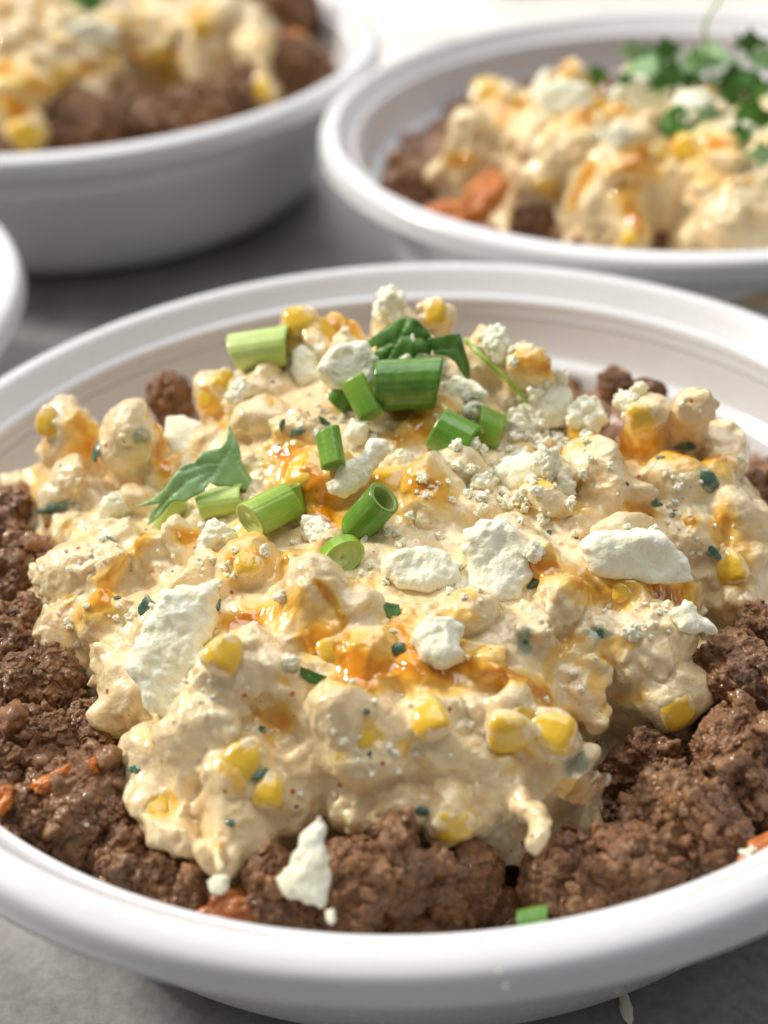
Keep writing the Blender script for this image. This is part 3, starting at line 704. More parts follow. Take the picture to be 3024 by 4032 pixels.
def leaf_mesh(pile, out, k, lift, veins, bend, name, mat, seed=1, thick=.22, step=.45, up=None):
    c2 = np.mean(out, 0); p, n = pile.at(*c2) if up is None else up
    nn = mixn(n, k, p); c = p + (nn * .35 + unit(CAMP - p) * .65) * lift; R = frame(c, nn)
    def loc(u, v):
        C, d = ray(u, v); t = ((c - C) @ nn) / (d @ nn); q = C + d * t - c; return (q @ R[:, 0], q @ R[:, 1])
    L = np.array([loc(*q) for q in out])
    # refine the edge with a fine irregular line
    E = []
    for a, b in zip(L, np.roll(L, -1, 0)):
        m = max(int(np.linalg.norm(b - a) / .6), 1)
        for q in range(m): E.append(a + (b - a) * q / m)
    E = np.array(E); lo, hi = E.min(0), E.max(0); rr = np.random.default_rng(seed)
    X, Y = np.meshgrid(np.arange(lo[0], hi[0], step), np.arange(lo[1], hi[1], step), indexing='ij')
    inside = poly_sd(X, Y, E) > step * .4; I = np.stack([X[inside], Y[inside]], 1) + rr.uniform(-.08, .08, (inside.sum(), 2))
    res = delaunay_2d_cdt([Vector(q) for q in np.concatenate([E, I])], [(i, (i + 1) % len(E)) for i in range(len(E))], [list(range(len(E)))], 1, 1e-5)
    P = np.array([v[:] for v in res[0]]); F = [f for f in res[2]]
    q3 = np.stack([P[:, 0], P[:, 1], P[:, 0] * 0], 1); vd = np.full(len(P), 9.)
    for vl in veins:
        vv = [np.array(loc(*q)) for q in vl]
        for a, b in zip(vv[:-1], vv[1:]):
            e = b - a; t = np.clip(((P - a) @ e) / (e @ e + 1e-9), 0, 1); vd = np.minimum(vd, np.linalg.norm(P - a - t[:, None] * e, axis=1))
    Z = bend(P[:, 0], P[:, 1]) + .55 * fbm(q3, 3.5, 2, seed) - .35 * np.clip(1 - vd / .8, 0, 1)
    V = np.stack([P[:, 0], P[:, 1], Z], 1)
    me = make_mesh(name, V, F, mat, dict(vein=np.clip(1 - vd / .28, 0, 1)), local=True)
    return me, c, R
def leaf(pile, out, k, lift, veins, bend, mat, label, seed=1, parent=None, name='cilantro_leaf', group=None, cat='cilantro'):
    me, c, R = leaf_mesh(pile, out, k, lift, veins, bend, name, mat, seed)
    o = obj_at(name, me, c, R, parent)
    md = o.modifiers.new('thickness', 'SOLIDIFY'); md.thickness = .22 * MM
    return tag(o, label, cat, group) if parent is None else o
def stem(pts, r0, r1, parent, name='stem', mat=None, gv=.35):
    P = np.array(pts, float)
    for _ in range(3):
        Q = [P[0]]
        for a, b in zip(P[:-1], P[1:]): Q += [a * .75 + b * .25, a * .25 + b * .75]
        P = np.array(Q + [P[-1]])
    V = []; na = 10; an = np.linspace(0, 2 * math.pi, na, endpoint=False)
    for i, q in enumerate(P):
        t = unit(P[min(i + 1, len(P) - 1)] - P[max(i - 1, 0)]); a = unit(np.cross(t, [0.1, .3, 1])); b = np.cross(t, a); r = r0 + (r1 - r0) * i / (len(P) - 1)
        V.append(q + r * (np.cos(an)[:, None] * a + np.sin(an)[:, None] * b))
    m = len(V); V = np.concatenate(V); i = np.arange(na); j = (i + 1) % na
    F = [list(x) for k in range(m - 1) for x in np.stack([k * na + i, (k + 1) * na + i, (k + 1) * na + j, k * na + j], 1)] + [list(range(na)), list(range((m - 1) * na, m * na))[::-1]]
    z = np.zeros(len(V)); return put(name, make_mesh(name, V, F, mat or ON, dict(g=z + gv, stripe=z, inner=z)), parent)
# corn kernels: each a part of the heap it is stuck in
kprot = []
for k in range(4):
    D, F = ICO4; x, y, z = D.T; sgn = np.sign(D) * np.abs(D) ** .8
    V = sgn * np.array([3.6, 3.0, 2.1]) * (1 - .34 * x)[:, None] ** np.array([0, 1, 1]) ; V[:, 2] -= .25 * np.exp(-((x - .5) ** 2 + y ** 2) / .15) * (z > 0)
    V = V * (1 + .06 * fbm(D, .7, 2, k))[:, None]; kprot.append(make_mesh('corn_kernel', V, F, CO, local=True))
def kernel(pile, parent, u, v, rpx, ang, lift=-.25, tilt=.4, k=0):
    p, n = pile.at(u, v); m = rpx * px(p) / 3.1; nn = mixn(n, tilt, p); R = frame(p, nn, ang)
    o = obj_at('corn_kernel', kprot[k % 4], p + n * m * 2 * lift, R, None, m); o.parent = parent; return o
def fleck(pile, parent, u, v, w, hgt, ang, lift=.1, k=.3, mat=None):
    p, n = pile.at(u, v); s = px(p); nn = mixn(n, k, p); R = frame(p, nn, ang)
    D, F = ico(3); V = D * np.array([w * s / 2, hgt * s / 2, .35]); rr = u * .37 + v * .11
    V = V * (1 + .45 * fbm(D + rr, .8, 2, 3))[:, None]; V[:, 2] += .5 * np.sin(V[:, 0] * .9 + rr)
    o = obj_at('herb_fleck', make_mesh('herb_fleck', V, F, mat or HB, local=True), p + n * lift, R); o.parent = parent; return o
def cut_root(u, v, rw, rh, ang, zs, label, seed, group, sink=.4, cat='sweet potato', name='sweet_potato_piece', mat=None):
    p = onz(u, v, zs); s = px(p); D, F = ICO5; sg = np.sign(D) * np.abs(D) ** .75
    V = sg * np.array([rw * s, rh * s, rh * s * .8]); V = V * (1 + .38 * fbm(D + seed, .7, 3, seed))[:, None] + .6 * fbm(V + seed, 1.5, 3, seed)[:, None] * D
    C, d = ray(u, v)
    o = obj_at(name, make_mesh(name, V, F, mat or CA, local=True), p + unit(d) * rh * s * sink, frame(p, CAMZ * .6 + np.array([0, 0, .6]), ang))
    return tag(o, label, cat, group)

# ------------------------------------------------------------------ toppings of the front bowl
for i, (u, v, r, a, l) in enumerate([(645,688,34,20,-.05),(700,705,30,150,-.2),(490,800,26,70,-.2),(858,1040,48,20,-.12),(640,1010,40,100,-.45),(488,1408,42,55,.0),(925,1545,42,110,.05),(1105,1590,46,0,-.1),
        (1195,1578,44,160,-.05),(525,1640,44,60,-.1),(582,1708,34,80,-.1),(985,1792,40,0,-.25),(345,1740,34,100,-.35),(1475,1540,40,20,-.3),(1572,1225,34,110,-.15),(940,672,26,90,-.1),(535,1212,28,0,-.3),
        (1255,925,28,30,-.3),(95,915,30,80,-.3),(445,860,26,90,-.2),(1390,905,30,10,-.35),(725,1395,36,30,-.55),(1345,1278,22,0,-.2),(1130,1545,28,40,-.2),(800,1595,26,0,-.5),(200,930,22,0,-.25),(620,1045,28,120,-.4)]):
    kernel(A, salad, u, v, r * 1.02, a, l - .40, .35, i)
for u, v, w, hg, a in [(318,1320,62,40,110),(470,1305,50,14,70),(1530,1040,58,40,-50),(1410,1085,60,20,-30),(1450,1110,40,24,-20),(640,935,60,16,10),(610,920,30,14,60),(210,975,40,30,100),(800,1638,34,30,60),(905,1752,46,20,0),
        (497,1778,16,26,70),(535,1843,36,24,0),(298,1660,20,40,95),(165,1446,40,26,-10),(118,1098,80,18,20),(1128,1392,30,30,40),(1300,1372,40,14,-60),(1530,1185,60,20,-40),(565,1577,18,24,60),(1000,1475,24,16,0),(640,1545,20,14,0),
        (255,1290,16,24,80),(565,1670,44,16,40),(1160,1262,60,10,25),(705,915,46,16,-25),(1480,965,50,22,20),(1430,990,24,14,0),(240,1165,12,30,75),(860,1402,34,26,0),(790,1537,20,12,0),(1185,1150,16,12,0),(1350,1370,14,12,0)]:
    fleck(A, salad, u, v, w, hg, a)

feta(A, [(350,1278),(400,1268),(468,1266),(466,1300),(474,1345),(448,1385),(440,1405),(462,1450),(478,1492),(474,1528),(432,1550),(372,1560),(316,1532),(300,1485),(272,1440),(296,1390),(322,1330)], 5.0, .75, .25,
     'largest slab of white cheese, standing on the left front of the corn salad', 3)
feta(A, [(1255,1178),(1290,1146),(1370,1146),(1430,1150),(1455,1180),(1478,1200),(1492,1250),(1430,1256),(1340,1252),(1268,1232)], 5.2, .55, .35, 'long smooth white cheese slab above the orange pool on the right', 5, rough=.6)
feta(A, [(1003,1145),(1040,1125),(1085,1120),(1112,1148),(1140,1190),(1146,1250),(1118,1300),(1060,1322),(1008,1308),(1000,1270),(1012,1220),(995,1190)], 5.0, .7, .3, 'tall blocky white cheese piece right of centre, beside a flatter one', 8)
feta(A, [(822,1218),(860,1190),(915,1183),(972,1198),(996,1228),(990,1262),(930,1286),(862,1276),(832,1248)], 4.6, .6, .35, 'flat white cheese piece in the centre, touching the tall block on its right', 11, rough=.8)
feta(A, [(885,1376),(905,1352),(930,1338),(975,1345),(1000,1358),(990,1392),(1001,1426),(960,1442),(905,1425)], 4.2, .6, .35, 'small angular white cheese lump in the orange sauce below the centre', 14)
feta(A, [(1450,1330),(1478,1302),(1492,1300),(1504,1330),(1532,1345),(1545,1362),(1500,1370),(1468,1362)], 3, .6, .4, 'ragged white cheese crumb at the right, below the long smooth slab', 17, h=.22)
feta(A, [(705,1042),(740,1000),(775,985),(800,948),(840,952),(832,985),(818,1012),(790,1050),(745,1078),(712,1068)], 3.4, .6, .4, 'crescent of white cheese behind the smallest green onion slice', 20, rough=.7, h=.25)
feta(A, [(632,760),(660,742),(690,768),(688,830),(650,845),(628,810)], 4, .6, .25, 'pale cheese lump right of the light green onion slice near the top', 23, rough=.8)
feta(A, [(682,800),(705,760),(740,742),(790,742),(812,775),(806,830),(770,852),(712,840)], 5, .6, .3, 'rounded white cheese lump between light and dark onion slices near the top', 26, rough=.8)
feta(A, [(856,782),(878,755),(893,712),(903,735),(915,765),(932,786),(895,800)], 2.6, .8, .6, 'pointed white cheese spike standing behind the dark green onion slice', 29, h=.22, rough=.6)
feta(A, [(362,905),(400,898),(440,918),(452,960),(440,995),(405,1004),(368,985),(356,945)], 3.4, .7, .3, 'smooth pale cheese disc between the left salad hump and cilantro leaf', 32, rough=.35)
feta(A, [(735,950),(760,905),(795,915),(796,950),(770,975)], 3, .6, .3, 'little cheese lump just above the crescent of cheese', 35, h=.24)
feta(A, [(1150,830),(1190,808),(1228,822),(1236,862),(1222,920),(1180,940),(1140,925),(1120,880)], 4.6, .5, .3, 'crumbly cheese lump beyond the tip of the thin cilantro stem', 38, rough=1.1)
feta(A, [(1085,990),(1130,975),(1190,990),(1205,1040),(1160,1072),(1100,1062),(1072,1030)], 4.2, .5, .2, 'broad crumbly cheese lump right of the two joined onion slices', 41, rough=1.0)
feta(A, [(950,830),(985,812),(1040,830),(1058,860),(1010,872),(958,868)], 3.2, .6, .35, 'speckled crumbly cheese right beside the dark green onion slice', 44, rough=1.2)
# the triangle standing on the meat in front, built on the meatball
class Flat:
    def __init__(s, pts): s.p = pts
    def at(s, u, v): return onz(u, v, s.p), np.array([0, -.35, .94])
M5 = Flat(-4.0)
feta(M5, [(690,1770),(702,1792),(710,1840),(722,1888),(712,1930),(700,1958),(665,1962),(628,1945),(606,1926),(592,1896),(622,1870),(648,1812)], 3.6, .8, .3, 'white cheese triangle leaning on the meatball at the front', 47, h=.26)
feta(M5, [(702,1962),(722,1962),(724,1990),(712,1996)], 1.6, .8, .0, 'tiny cheese flake on the meat under the white triangle', 50, h=.18)
feta(M5, [(448,1905),(470,1892),(494,1900),(492,1922),(476,1935),(458,1926)], 2.2, .7, .3, 'white cheese crumb hanging at the lowest left tip of the salad', 53, h=.2)
feta(Flat(-8), [(1600,1835),(1622,1826),(1634,1836),(1620,1852),(1602,1850)], 1.5, .7, .3, 'small white cheese bit on the meat near the right rim', 56, h=.18)
for u, v, r, lb in [(470,1185,44,'crumbly cheese lump left of the light green onion slice with pale cut end'),(690,1155,34,'cheese crumb between the pale cut onion slice and the dark hollow one'),
        (1155,1195,22,'cheese crumb touching the upper right of the tall block'),(1040,1055,26,'cheese crumb below the two joined onion slices'),(1042,1100,13,'tiny cheese crumb below the one under the joined onion slices'),
        (1265,862,40,'cheese lump at the back, left of the grey brown meat crumbs'),(1378,852,22,'cheese crumb at the back in front of the grey brown meat crumbs'),(1365,1368,20,'round cheese crumb below the orange pool at the right'),
        (1110,920,30,'cheese lump right of the bright green onion half'),(1105,1240,30,'cheese crumb clinging to the right side of the tall block'),(262,1105,38,'pale cheese lump under the left tip of the cilantro leaf'),
        (1020,890,26,'cheese crumb behind the two joined onion slices'),(1180,1010,34,'cheese crumb on the right side of the broad crumbly lump'),(570,1195,16,'tiny cheese crumb below the light green onion slice with pale cut end'),
        (612,1290,16,'tiny cheese crumb on the cream peak left of the curved onion ring'),(845,675,40,'pale cheese lump on the very top of the heap'),(1070,745,34,'cheese lump behind the thin cilantro stem'),
        (1085,1170,18,'cheese crumb on top of the tall block'),(1410,1160,22,'yellowish crumb on top of the long smooth slab'),(520,850,26,'cheese crumbs in front of the light green onion slice near the top'),(870,1000,24,'cheese crumb above the corn kernel at the centre'),
        (1215,1050,26,'cheese crumb left of the big cream hump at the right'),(1290,840,24,'cheese crumb at the back right edge of the heap'),(620,1430,20,'creamy cheese curd on the front hump beside the yellow kernel')]:
    crumb(A, u, v, r, lb)
rr = np.random.default_rng(12); spots = []
for cu, cv, su, sv, nn_, r0, r1 in [(1050,1040,170,90,60,5,15),(850,800,160,60,34,5,14),(1150,920,90,70,50,6,16),(900,1200,200,60,20,5,11),(1160,1000,90,90,50,3,9),(760,900,130,60,30,3,8),(1050,1250,120,70,26,3,8),(460,1230,90,40,22,3,8),(1400,1330,110,50,18,3,7),(400,1480,80,60,14,2,6),(850,1500,260,130,16,4,10),
                                (700,1650,260,90,12,4,10),(1150,1450,160,120,14,4,9),(1250,860,130,40,26,4,9),(900,740,160,40,26,4,9),(250,1200,120,150,30,3,8),(1480,1100,110,120,26,3,8)]:
    for _ in range(nn_): spots.append((cu + rr.normal() * su * .6, cv + rr.normal() * sv * .6, rr.uniform(r0, r1)))
spots = [q for q in spots if poly_sd(np.array([A.hit(q[0], q[1])[0]]), np.array([A.hit(q[0], q[1])[1]]), poly)[0] > 2]
small_crumbs(A, spots, 'cheese_crumbs', salad)

tube(A, 560, 757, 8, 6, 112, 96, .0, .2, 'pale light green onion slice lying on its side near the top left', .5, squash=.9, drop=1.0)
tube(A, 546, 682, 70, 30, 34, 56, .8, .9, 'thin dark green onion curl behind the pale light green slice', .2, wall=.22, squash=.8, drop=-3.5)
tube(A, 880, 840, 2, 8, 124, 112, .92, .86, 'dark green onion slice lying crosswise, topmost at the centre of the heap', .55, drop=1.5)
tube(A, 790, 858, -62, 12, 96, 62, .55, .75, 'split green onion slice with pale streaks, left of the dark crosswise one', .5, squash=.7)
tube(A, 748, 842, 55, 10, 74, 52, .85, .7, 'small dark green onion half leaning on the streaked split slice', .55, squash=.6)
tube(A, 980, 958, -28, 10, 92, 96, .8, .7, 'dark green onion slice, left one of two joined at the right of centre', .55, drop=1.0)
tube(A, 1052, 932, -24, 0, 62, 84, .62, .52, 'brighter green onion slice, right one of two joined at the right of centre', .45, squash=.8)
tube(A, 722, 982, -80, 22, 84, 54, .72, .6, 'smallest green onion slice, upright in front of the cheese crescent', .6, drop=1.0)
tube(A, 592, 1120, 208, 38, 120, 86, .5, .28, 'light green onion slice with its pale solid cut end facing left', .5, fill=True, drop=1.5)
tube(A, 640, 1080, 100, 10, 66, 44, .45, .4, 'light green onion curl rising behind the slice with pale cut end', .5, squash=.55)
tube(A, 805, 1128, 48, 34, 108, 82, .7, .86, 'dark green hollow onion slice with its open end facing up', .55, wall=.26, drop=1.5)
tube(A, 740, 1214, -50, 62, 34, 104, .6, .4, 'green onion ring lying flat and open to the lens, below the hollow slice', .35, squash=.7, wall=.2, fill=True)
tube(A, 480, 1092, 10, 0, 100, 70, .2, .12, 'pale green onion slice half hidden under the large cilantro leaf', .25, squash=.9)
tube(A, 372, 1108, 60, 20, 80, 60, .05, .1, 'pale onion piece under the left half of the large cilantro leaf', .25, squash=.9)
leaf(A, [(645,1440),(662,1444),(688,1456),(703,1462),(698,1482),(672,1476),(648,1460)], .5, .7, [], lambda x, y: .1 * x * x, mat_leaf('dark_onion_skin', (.02, .10, .015), (.06, .20, .04)), 'small flat scrap of dark green onion on the cream below the peak', 3, name='green_onion_scrap', cat='green onion')
LG = 'cilantro leaves on the front corn salad'
leaf(A, [(498,905),(508,935),(520,960),(524,990),(545,1020),(582,1050),(548,1055),(500,1047),(470,1050),(452,1040),(440,1062),(400,1080),(372,1078),(345,1105),(318,1122),(325,1098),(345,1080),(285,1082),(330,1068),(356,1050),(380,1020),(398,1002),(420,1000),(440,975),(478,965),(492,945)],
     .7, 9.0, [[(500,915),(500,960),(470,1010),(440,1040)],[(500,960),(520,1000),(570,1048)],[(470,1010),(400,1035),(320,1115)],[(470,1000),(430,1000),(395,1015)]], lambda x, y: -.045 * x * x - .03 * y * y, LF2,
     'large grey green cilantro leaf draped over the left of the heap', 5, group=LG)
root = bpy.data.objects.new('cilantro_sprig', None); COL.objects.link(root); p0, n0 = A.at(905, 760); root.location = (p0 + np.array([0, 0, TZ])) * MM
bpy.context.view_layer.update()
tag(root, 'dark green cilantro sprig with a thin stem behind the dark onion slice', 'cilantro')
def sub(o, r):
    mw = o.matrix_world.copy(); o.parent = r; o.matrix_parent_inverse = r.matrix_world.inverted(); return o
up1 = (p0 + np.array([0, -1, 4.5]), np.array([0, -.5, .87]))
def lf(out, k, veins, bend, mat, upp, seed):
    me, c, R = leaf_mesh(A, out, k, .0, veins, bend, 'leaf', mat, seed, up=upp); o = obj_at('leaf', me, c, R); md = o.modifiers.new('thickness', 'SOLIDIFY'); md.thickness = .22 * MM; sub(o, root)
lf([(758,738),(790,722),(830,702),(850,690),(880,680),(900,690),(925,712),(938,735),(930,762),(905,758),(888,775),(868,768),(845,782),(815,792),(802,760),(812,735)], .45, [[(880,685),(860,730),(820,785)],[(870,720),(930,735)],[(860,730),(800,745)]], lambda x, y: -.06 * x * x - .05 * (y - 1) ** 2, LF, up1, 8)
lf([(925,730),(958,720),(995,708),(1004,735),(1018,770),(1016,812),(1000,790),(985,772),(965,762),(940,762)], .5, [[(995,712),(975,745),(940,755)],[(985,730),(1012,800)]], lambda x, y: -.07 * x * x, LF, up1, 9)
def toP(u, v, dz):
    p, n = A.at(u, v); C, d = ray(u, v); return p - unit(d) * dz
sub(stem([toP(1000,728,5), toP(1040,770,5), toP(1075,800,4.5), toP(1110,835,3), toP(1142,872,1)], .42, .3, None), root)
leaf(A, [(835,1300),(862,1305),(866,1325),(850,1340),(832,1330),(818,1318)], .5, .6, [], lambda x, y: .05 * x, LF, 'small chopped herb scrap between the cream peak and the cheese lump', 11, name='cilantro_scrap', group=None)
tube(Flat(-9), 1150, 1990, 14, 8, 62, 54, .95, .85, 'green onion scrap tucked between the front rim and the meat', .1, squash=.55, group=None, name='green_onion_scrap')
SG = 'sweet potato pieces in the front bowl'
cut_root(150, 1676, 72, 22, 28, -3.5, 'orange sweet potato sliver on the meat at the lower left', 3, SG, sink=1.0)
cut_root(505, 1965, 66, 44, 10, -12, 'orange brown sweet potato piece by the rim under the left salad tip', 5, SG, mat=CA2)
cut_root(1655, 1840, 50, 30, 30, -8, 'reddish orange vegetable piece at the right edge by the rim', 7, SG)
cut_root(5, 1730, 26, 20, 60, -5, 'reddish vegetable piece at the left edge between meat chunks', 9, SG)
# meat juice that shows between the chunks
V, F = lathe([(0.01, -23.5), (60, -23.5), (76.5, -23.4), (78.0, -23.2)], 96); n_ = fbm(V, 9, 2, 3); V[:, 2] += n_ * .5
o = put('meat_juice', make_mesh('meat_juice', V, F[:, ::-1], BR)); tag(o, 'dark glossy meat juice between the chunks in the front bowl', 'meat juice')
D, F = ICO4
for u, v, m_, lb in ((1265, 1702, 2.2, 'glinting bead of oil on the meat beside the salad edge'), (1300, 1690, 1.2, 'smaller bead of oil right of the glinting one')):
    C, d = ray(u, v); bpy.context.view_layer.update()
    ok, loc, nor, _, ob, _ = SC.ray_cast(bpy.context.evaluated_depsgraph_get(), Vector((C + [0, 0, TZ])) * MM, Vector(unit(d)))
    p_ = np.array(loc) / MM - [0, 0, TZ]; V = D * np.array([1.3, .9, .3]) * m_ * (1 + .3 * fbm(D, .7, 2, 9))[:, None]
    o = obj_at('oil_bead', make_mesh('oil_bead', V, F, BR, local=True), p_, frame(p_, mixn(np.array([-.55, .1, .8]), .3, p_), 40)); tag(o, lb, 'oil')
# specks on the front rim
for u, v, r, lb in ((1188,2092,3.5,'dark herb speck on the front rim, right of centre'),(1077,2098,4,'pale crumb smear on the front rim near its middle'),(1092,2130,4,'lower pale crumb smear on the front rim'),(1035,2022,6,'pale yellow crumb on the inner step of the front rim'),(188,1782,4.5,'tiny pale crumb on the inner step of the rim at the lower left')):
    p_ = onz(u, v, -.4); o = obj_at('rim_crumb', make_mesh('rim_crumb', D * r * .05 * np.array([1.3, .6, .3]), F, HB if r < 4 else FE, local=True), p_, np.eye(3)); tag(o, lb, 'crumb')

p_ = onz(1352, 2178, -TZ + .6); V = D * np.array([.9, 2.6, .5]) * (1 + .5 * fbm(D, .6, 2, 4))[:, None]
o = obj_at('cheese_crumb', make_mesh('cheese_crumb', V, F, FE2, local=True), p_, frame(p_, np.array([0, 0, 1.]), 8)); tag(o, 'thin white cheese shred fallen on the table below the front bowl', 'cheese')

# ------------------------------------------------------------------ the two bowls behind
RG, LGp = 'meat chunks in the back right bowl', 'meat chunks in the back left bowl'
def heap(front, zf, back, bc, h, crown, zmax, seed, nl):
    P = [onz(u, v, zf)[:2] for u, v in front]
    for u, v, z in back:
        p = onz(u, v, z)[:2]; e = unit(p - bc); P.append(p + e * 1.6 * max(z + 6, 0) ** .5)
    H = Pile(P, h, -14, crown, zmax, 3.6, 25); rnd_lumps(H, nl, 2.0, 5.2, seed, 1.6, .3, .3); return H
bR = np.array([79.9, 183.])
HR = heap([(925,395),(985,405),(1075,405),(1095,445),(1190,452),(1230,475),(1290,512),(1370,540),(1430,500),(1500,562),(1659,580),(1800,560),(1950,450)], -9,
          [(2000,300,0),(1900,180,12),(1659,95,20),(1350,95,22),(1200,98,20),(1100,112,17),(1030,185,12),(990,250,6),(975,310,0),(918,350,-5)], bR, .6,
          lambda X, Y: 10 * np.exp(-((X - 78) / 34) ** 2 - ((Y - 192) / 30) ** 2), 36, 21, 170)
for u, v, r, so in [(950,370,34,.1),(1080,330,80,.3),(1200,330,90,.3),(1420,400,130,.4),(1580,480,110,.4),(1300,460,80,.3),(1180,400,70,.2),(1240,200,80,.4),(1400,190,80,.5),(1540,330,80,.3),(1370,520,50,.2)]:
    p = HR.hit(u, v); C, d = ray(u, v); m = r * px(p) * .8; HR.lump(p + unit(d) * m * (.62 - .7 * so), (m, m * .8, m * .7), 3.5, rotm(np.random.default_rng(u)))
for u, v, r in ((1060,190,26),(1500,310,30),(1180,400,20),(1350,510,18),(1400,330,20)):
    HR.corn.append(((u, v), r * .12))
for u, v, r in ((1310,280,30),(1300,340,18),(1350,420,12),(1230,200,22),(1480,450,18)):
    HR.herb.append(((u, v), r * .12))
SR = [([(1180,110),(1230,150)],26),([(1060,200),(1090,260)],24),([(1250,260),(1290,220),(1330,230)],26),([(980,350),(1010,345)],18),([(1340,400),(1380,340),(1450,320)],40),([(1180,280),(1200,420)],18),([(1400,330),(1550,310)],30),([(1280,360),(1240,430)],18),([(1350,420),(1370,500)],20),([(1140,150),(1120,220)],24)]
mr = HR.finish('corn_salad', [(q, w * 1.0) for q, w in SR], .9, .5)
sr = tag(put('corn_salad', mr), 'blurred creamy corn salad with green leaves on top, in the back right bowl', 'corn salad')
tag(put('hot_honey_drizzle', HR.sauce_mesh('hot_honey_drizzle'), sr), kind='stuff')
for i, (u, v, r, a) in enumerate([(1058,192,30,20),(1490,318,32,0),(1420,330,24,60),(1175,395,20,60),(1360,510,20,90),(1290,230,24,0)]): kernel(HR, sr, u, v, r, a, -.1, .35, i)
bLc = np.array([-92., 268.])
HL = heap([(-200,330),(0,322),(60,325),(110,292),(190,248),(240,232),(300,185),(350,182),(420,192),(500,182),(545,215),(592,232),(606,180)], -9,
          [(612,120,-2),(596,60,5),(566,0,10),(450,-60,14),(200,-100,16),(-50,-90,14),(-240,60,8)], bLc, .9, lambda X, Y: 5 * np.exp(-((X + 100) / 34) ** 2 - ((Y - 268) / 30) ** 2), 36, 33, 170)
for u, v, r, so in [(60,290,60,.4),(200,200,70,.3),(430,150,70,.3),(330,130,60,.4),(80,200,70,.4),(550,110,60,.3),(500,30,70,.4),(250,60,70,.3)]:
    p = HL.hit(u, v); C, d = ray(u, v); m = r * px(p) * .8; HL.lump(p + unit(d) * m * (.62 - .7 * so), (m, m * .8, m * .7), 3.5, rotm(np.random.default_rng(u)))
SL = [([(0,150),(60,170),(100,200)],44),([(300,130),(340,135)],28),([(360,120),(360,160)],24),([(420,20),(440,60)],24),([(560,180),(590,225)],18),([(20,220),(60,290)],34),([(220,50),(260,80)],18),([(150,160),(200,150)],20)]
ml = HL.finish('corn_salad', [(q, w * 1.1) for q, w in SL], .9, .5)
sl_ = tag(put('corn_salad', ml), 'blurred creamy corn salad cut off by the top edge, in the back left bowl', 'corn salad')
tag(put('hot_honey_drizzle', HL.sauce_mesh('hot_honey_drizzle'), sl_), kind='stuff')
for i, (u, v, r, a) in enumerate([(60,290,36,30),(350,120,26,0),(560,190,30,110),(130,170,26,0),(440,60,24,0),(30,180,28,60)]): kernel(HL, sl_, u, v, r, a, -.1, .35, i)
for u, v, r, z, lb in [(890,410,52,-9,'blurred meat at the left inside the back right bowl'),(1165,500,52,-11,'large blurred meat chunk right of the sweet potato in the back right bowl'),(1290,530,44,-11,'dark blurred meat chunk at the front of the back right bowl'),
                       (1420,540,44,-11,'blurred meat chunk under the cream bulge in the back right bowl'),(970,500,50,-9,'blurred meat below the sweet potato in the back right bowl')]:
    chunk(u, v, r, z, lb, RG)
for u, v, r, z, lb in [(175,280,66,-5,'blurred brown meat chunk at the lower left of the back left bowl'),(300,262,60,-8,'darkest blurred meat chunk at the middle front of the back left bowl'),(440,262,58,-8,'reddish blurred meat chunk at the front of the back left bowl'),
                       (650,160,62,-4,'blurred meat chunk below the orange piece in the back left bowl'),(605,40,66,0,'blurred meat chunk above the orange piece in the back left bowl'),(0,335,44,-7,'blurred meat at the left end of the back left bowl'),(530,215,50,-6,'blurred meat chunk behind the yellow streak in the back left bowl')]:
    chunk(u, v, r, z, lb, LGp)
cut_root(1045, 425, 62, 36, 62, -4, 'bright orange sweet potato wedge in the back right bowl', 11, 'sweet potato in the back bowls')
cut_root(975, 465, 56, 30, -12, -7, 'darker orange sweet potato piece by the rim of the back right bowl', 13, 'sweet potato in the back bowls')
cut_root(626, 98, 34, 28, 20, 0, 'orange sweet potato piece between two meat chunks in the back left bowl', 15, 'sweet potato in the back bowls')
bed('minced_meat', BOWLS[2][0], BOWLS[2][1], -16, 79, 'loose browned minced meat filling the back right bowl')
bed('minced_meat', BOWLS[1][0], BOWLS[1][1], -15, 79, 'loose browned minced meat filling the back left bowl')
BG = 'white cheese on the back right corn salad'
feta(HR, [(1155,210),(1200,170),(1275,182),(1290,225),(1250,255),(1180,250)], 4, .6, .3, 'broad white cheese lump at the left of the back right heap', 60, h=.5, group=BG)
feta(HR, [(1310,200),(1370,160),(1440,170),(1460,220),(1420,270),(1340,265)], 4.5, .6, .35, 'rounded white cheese lump under the leaves of the back right heap', 62, h=.5, group=BG)
feta(HR, [(1550,270),(1640,265),(1665,310),(1600,330),(1540,310)], 5, .6, .3, 'white cheese at the right edge of the back right heap', 64, h=.5, group=BG)
crumb(HR, 1345, 300, 26, 'white cheese crumb on the middle of the back right heap', group=BG); crumb(HR, 1180, 185, 28, 'white cheese crumb on the left crown of the back right heap', group=BG)
crumb(HR, 1500, 250, 44, 'white cheese lump between the leaf and cilantro bunch of the back right heap', group=BG)
G2 = 'cilantro on the back right corn salad'
leaf(HR, [(1270,150),(1290,138),(1320,155),(1305,180),(1285,188)], .5, 2, [], lambda x, y: -.04 * x * x, LF, 'small blurred green leaf at the left of the back right heap', 21, group=G2)
leaf(HR, [(1410,270),(1440,235),(1470,222),(1500,250),(1520,285),(1500,300),(1460,292),(1430,298)], .5, 3, [[(1470,225),(1465,290)]], lambda x, y: -.04 * x * x, LF, 'single blurred cilantro leaf at the middle of the back right heap', 22, group=G2)
root = bpy.data.objects.new('cilantro_bunch', None); COL.objects.link(root); p0, n0 = HR.at(1540, 200); root.location = (p0 + np.array([0, 0, TZ])) * MM
bpy.context.view_layer.update(); tag(root, 'bunch of curly cilantro crowning the back right heap, with upright thin stem', 'cilantro', G2)
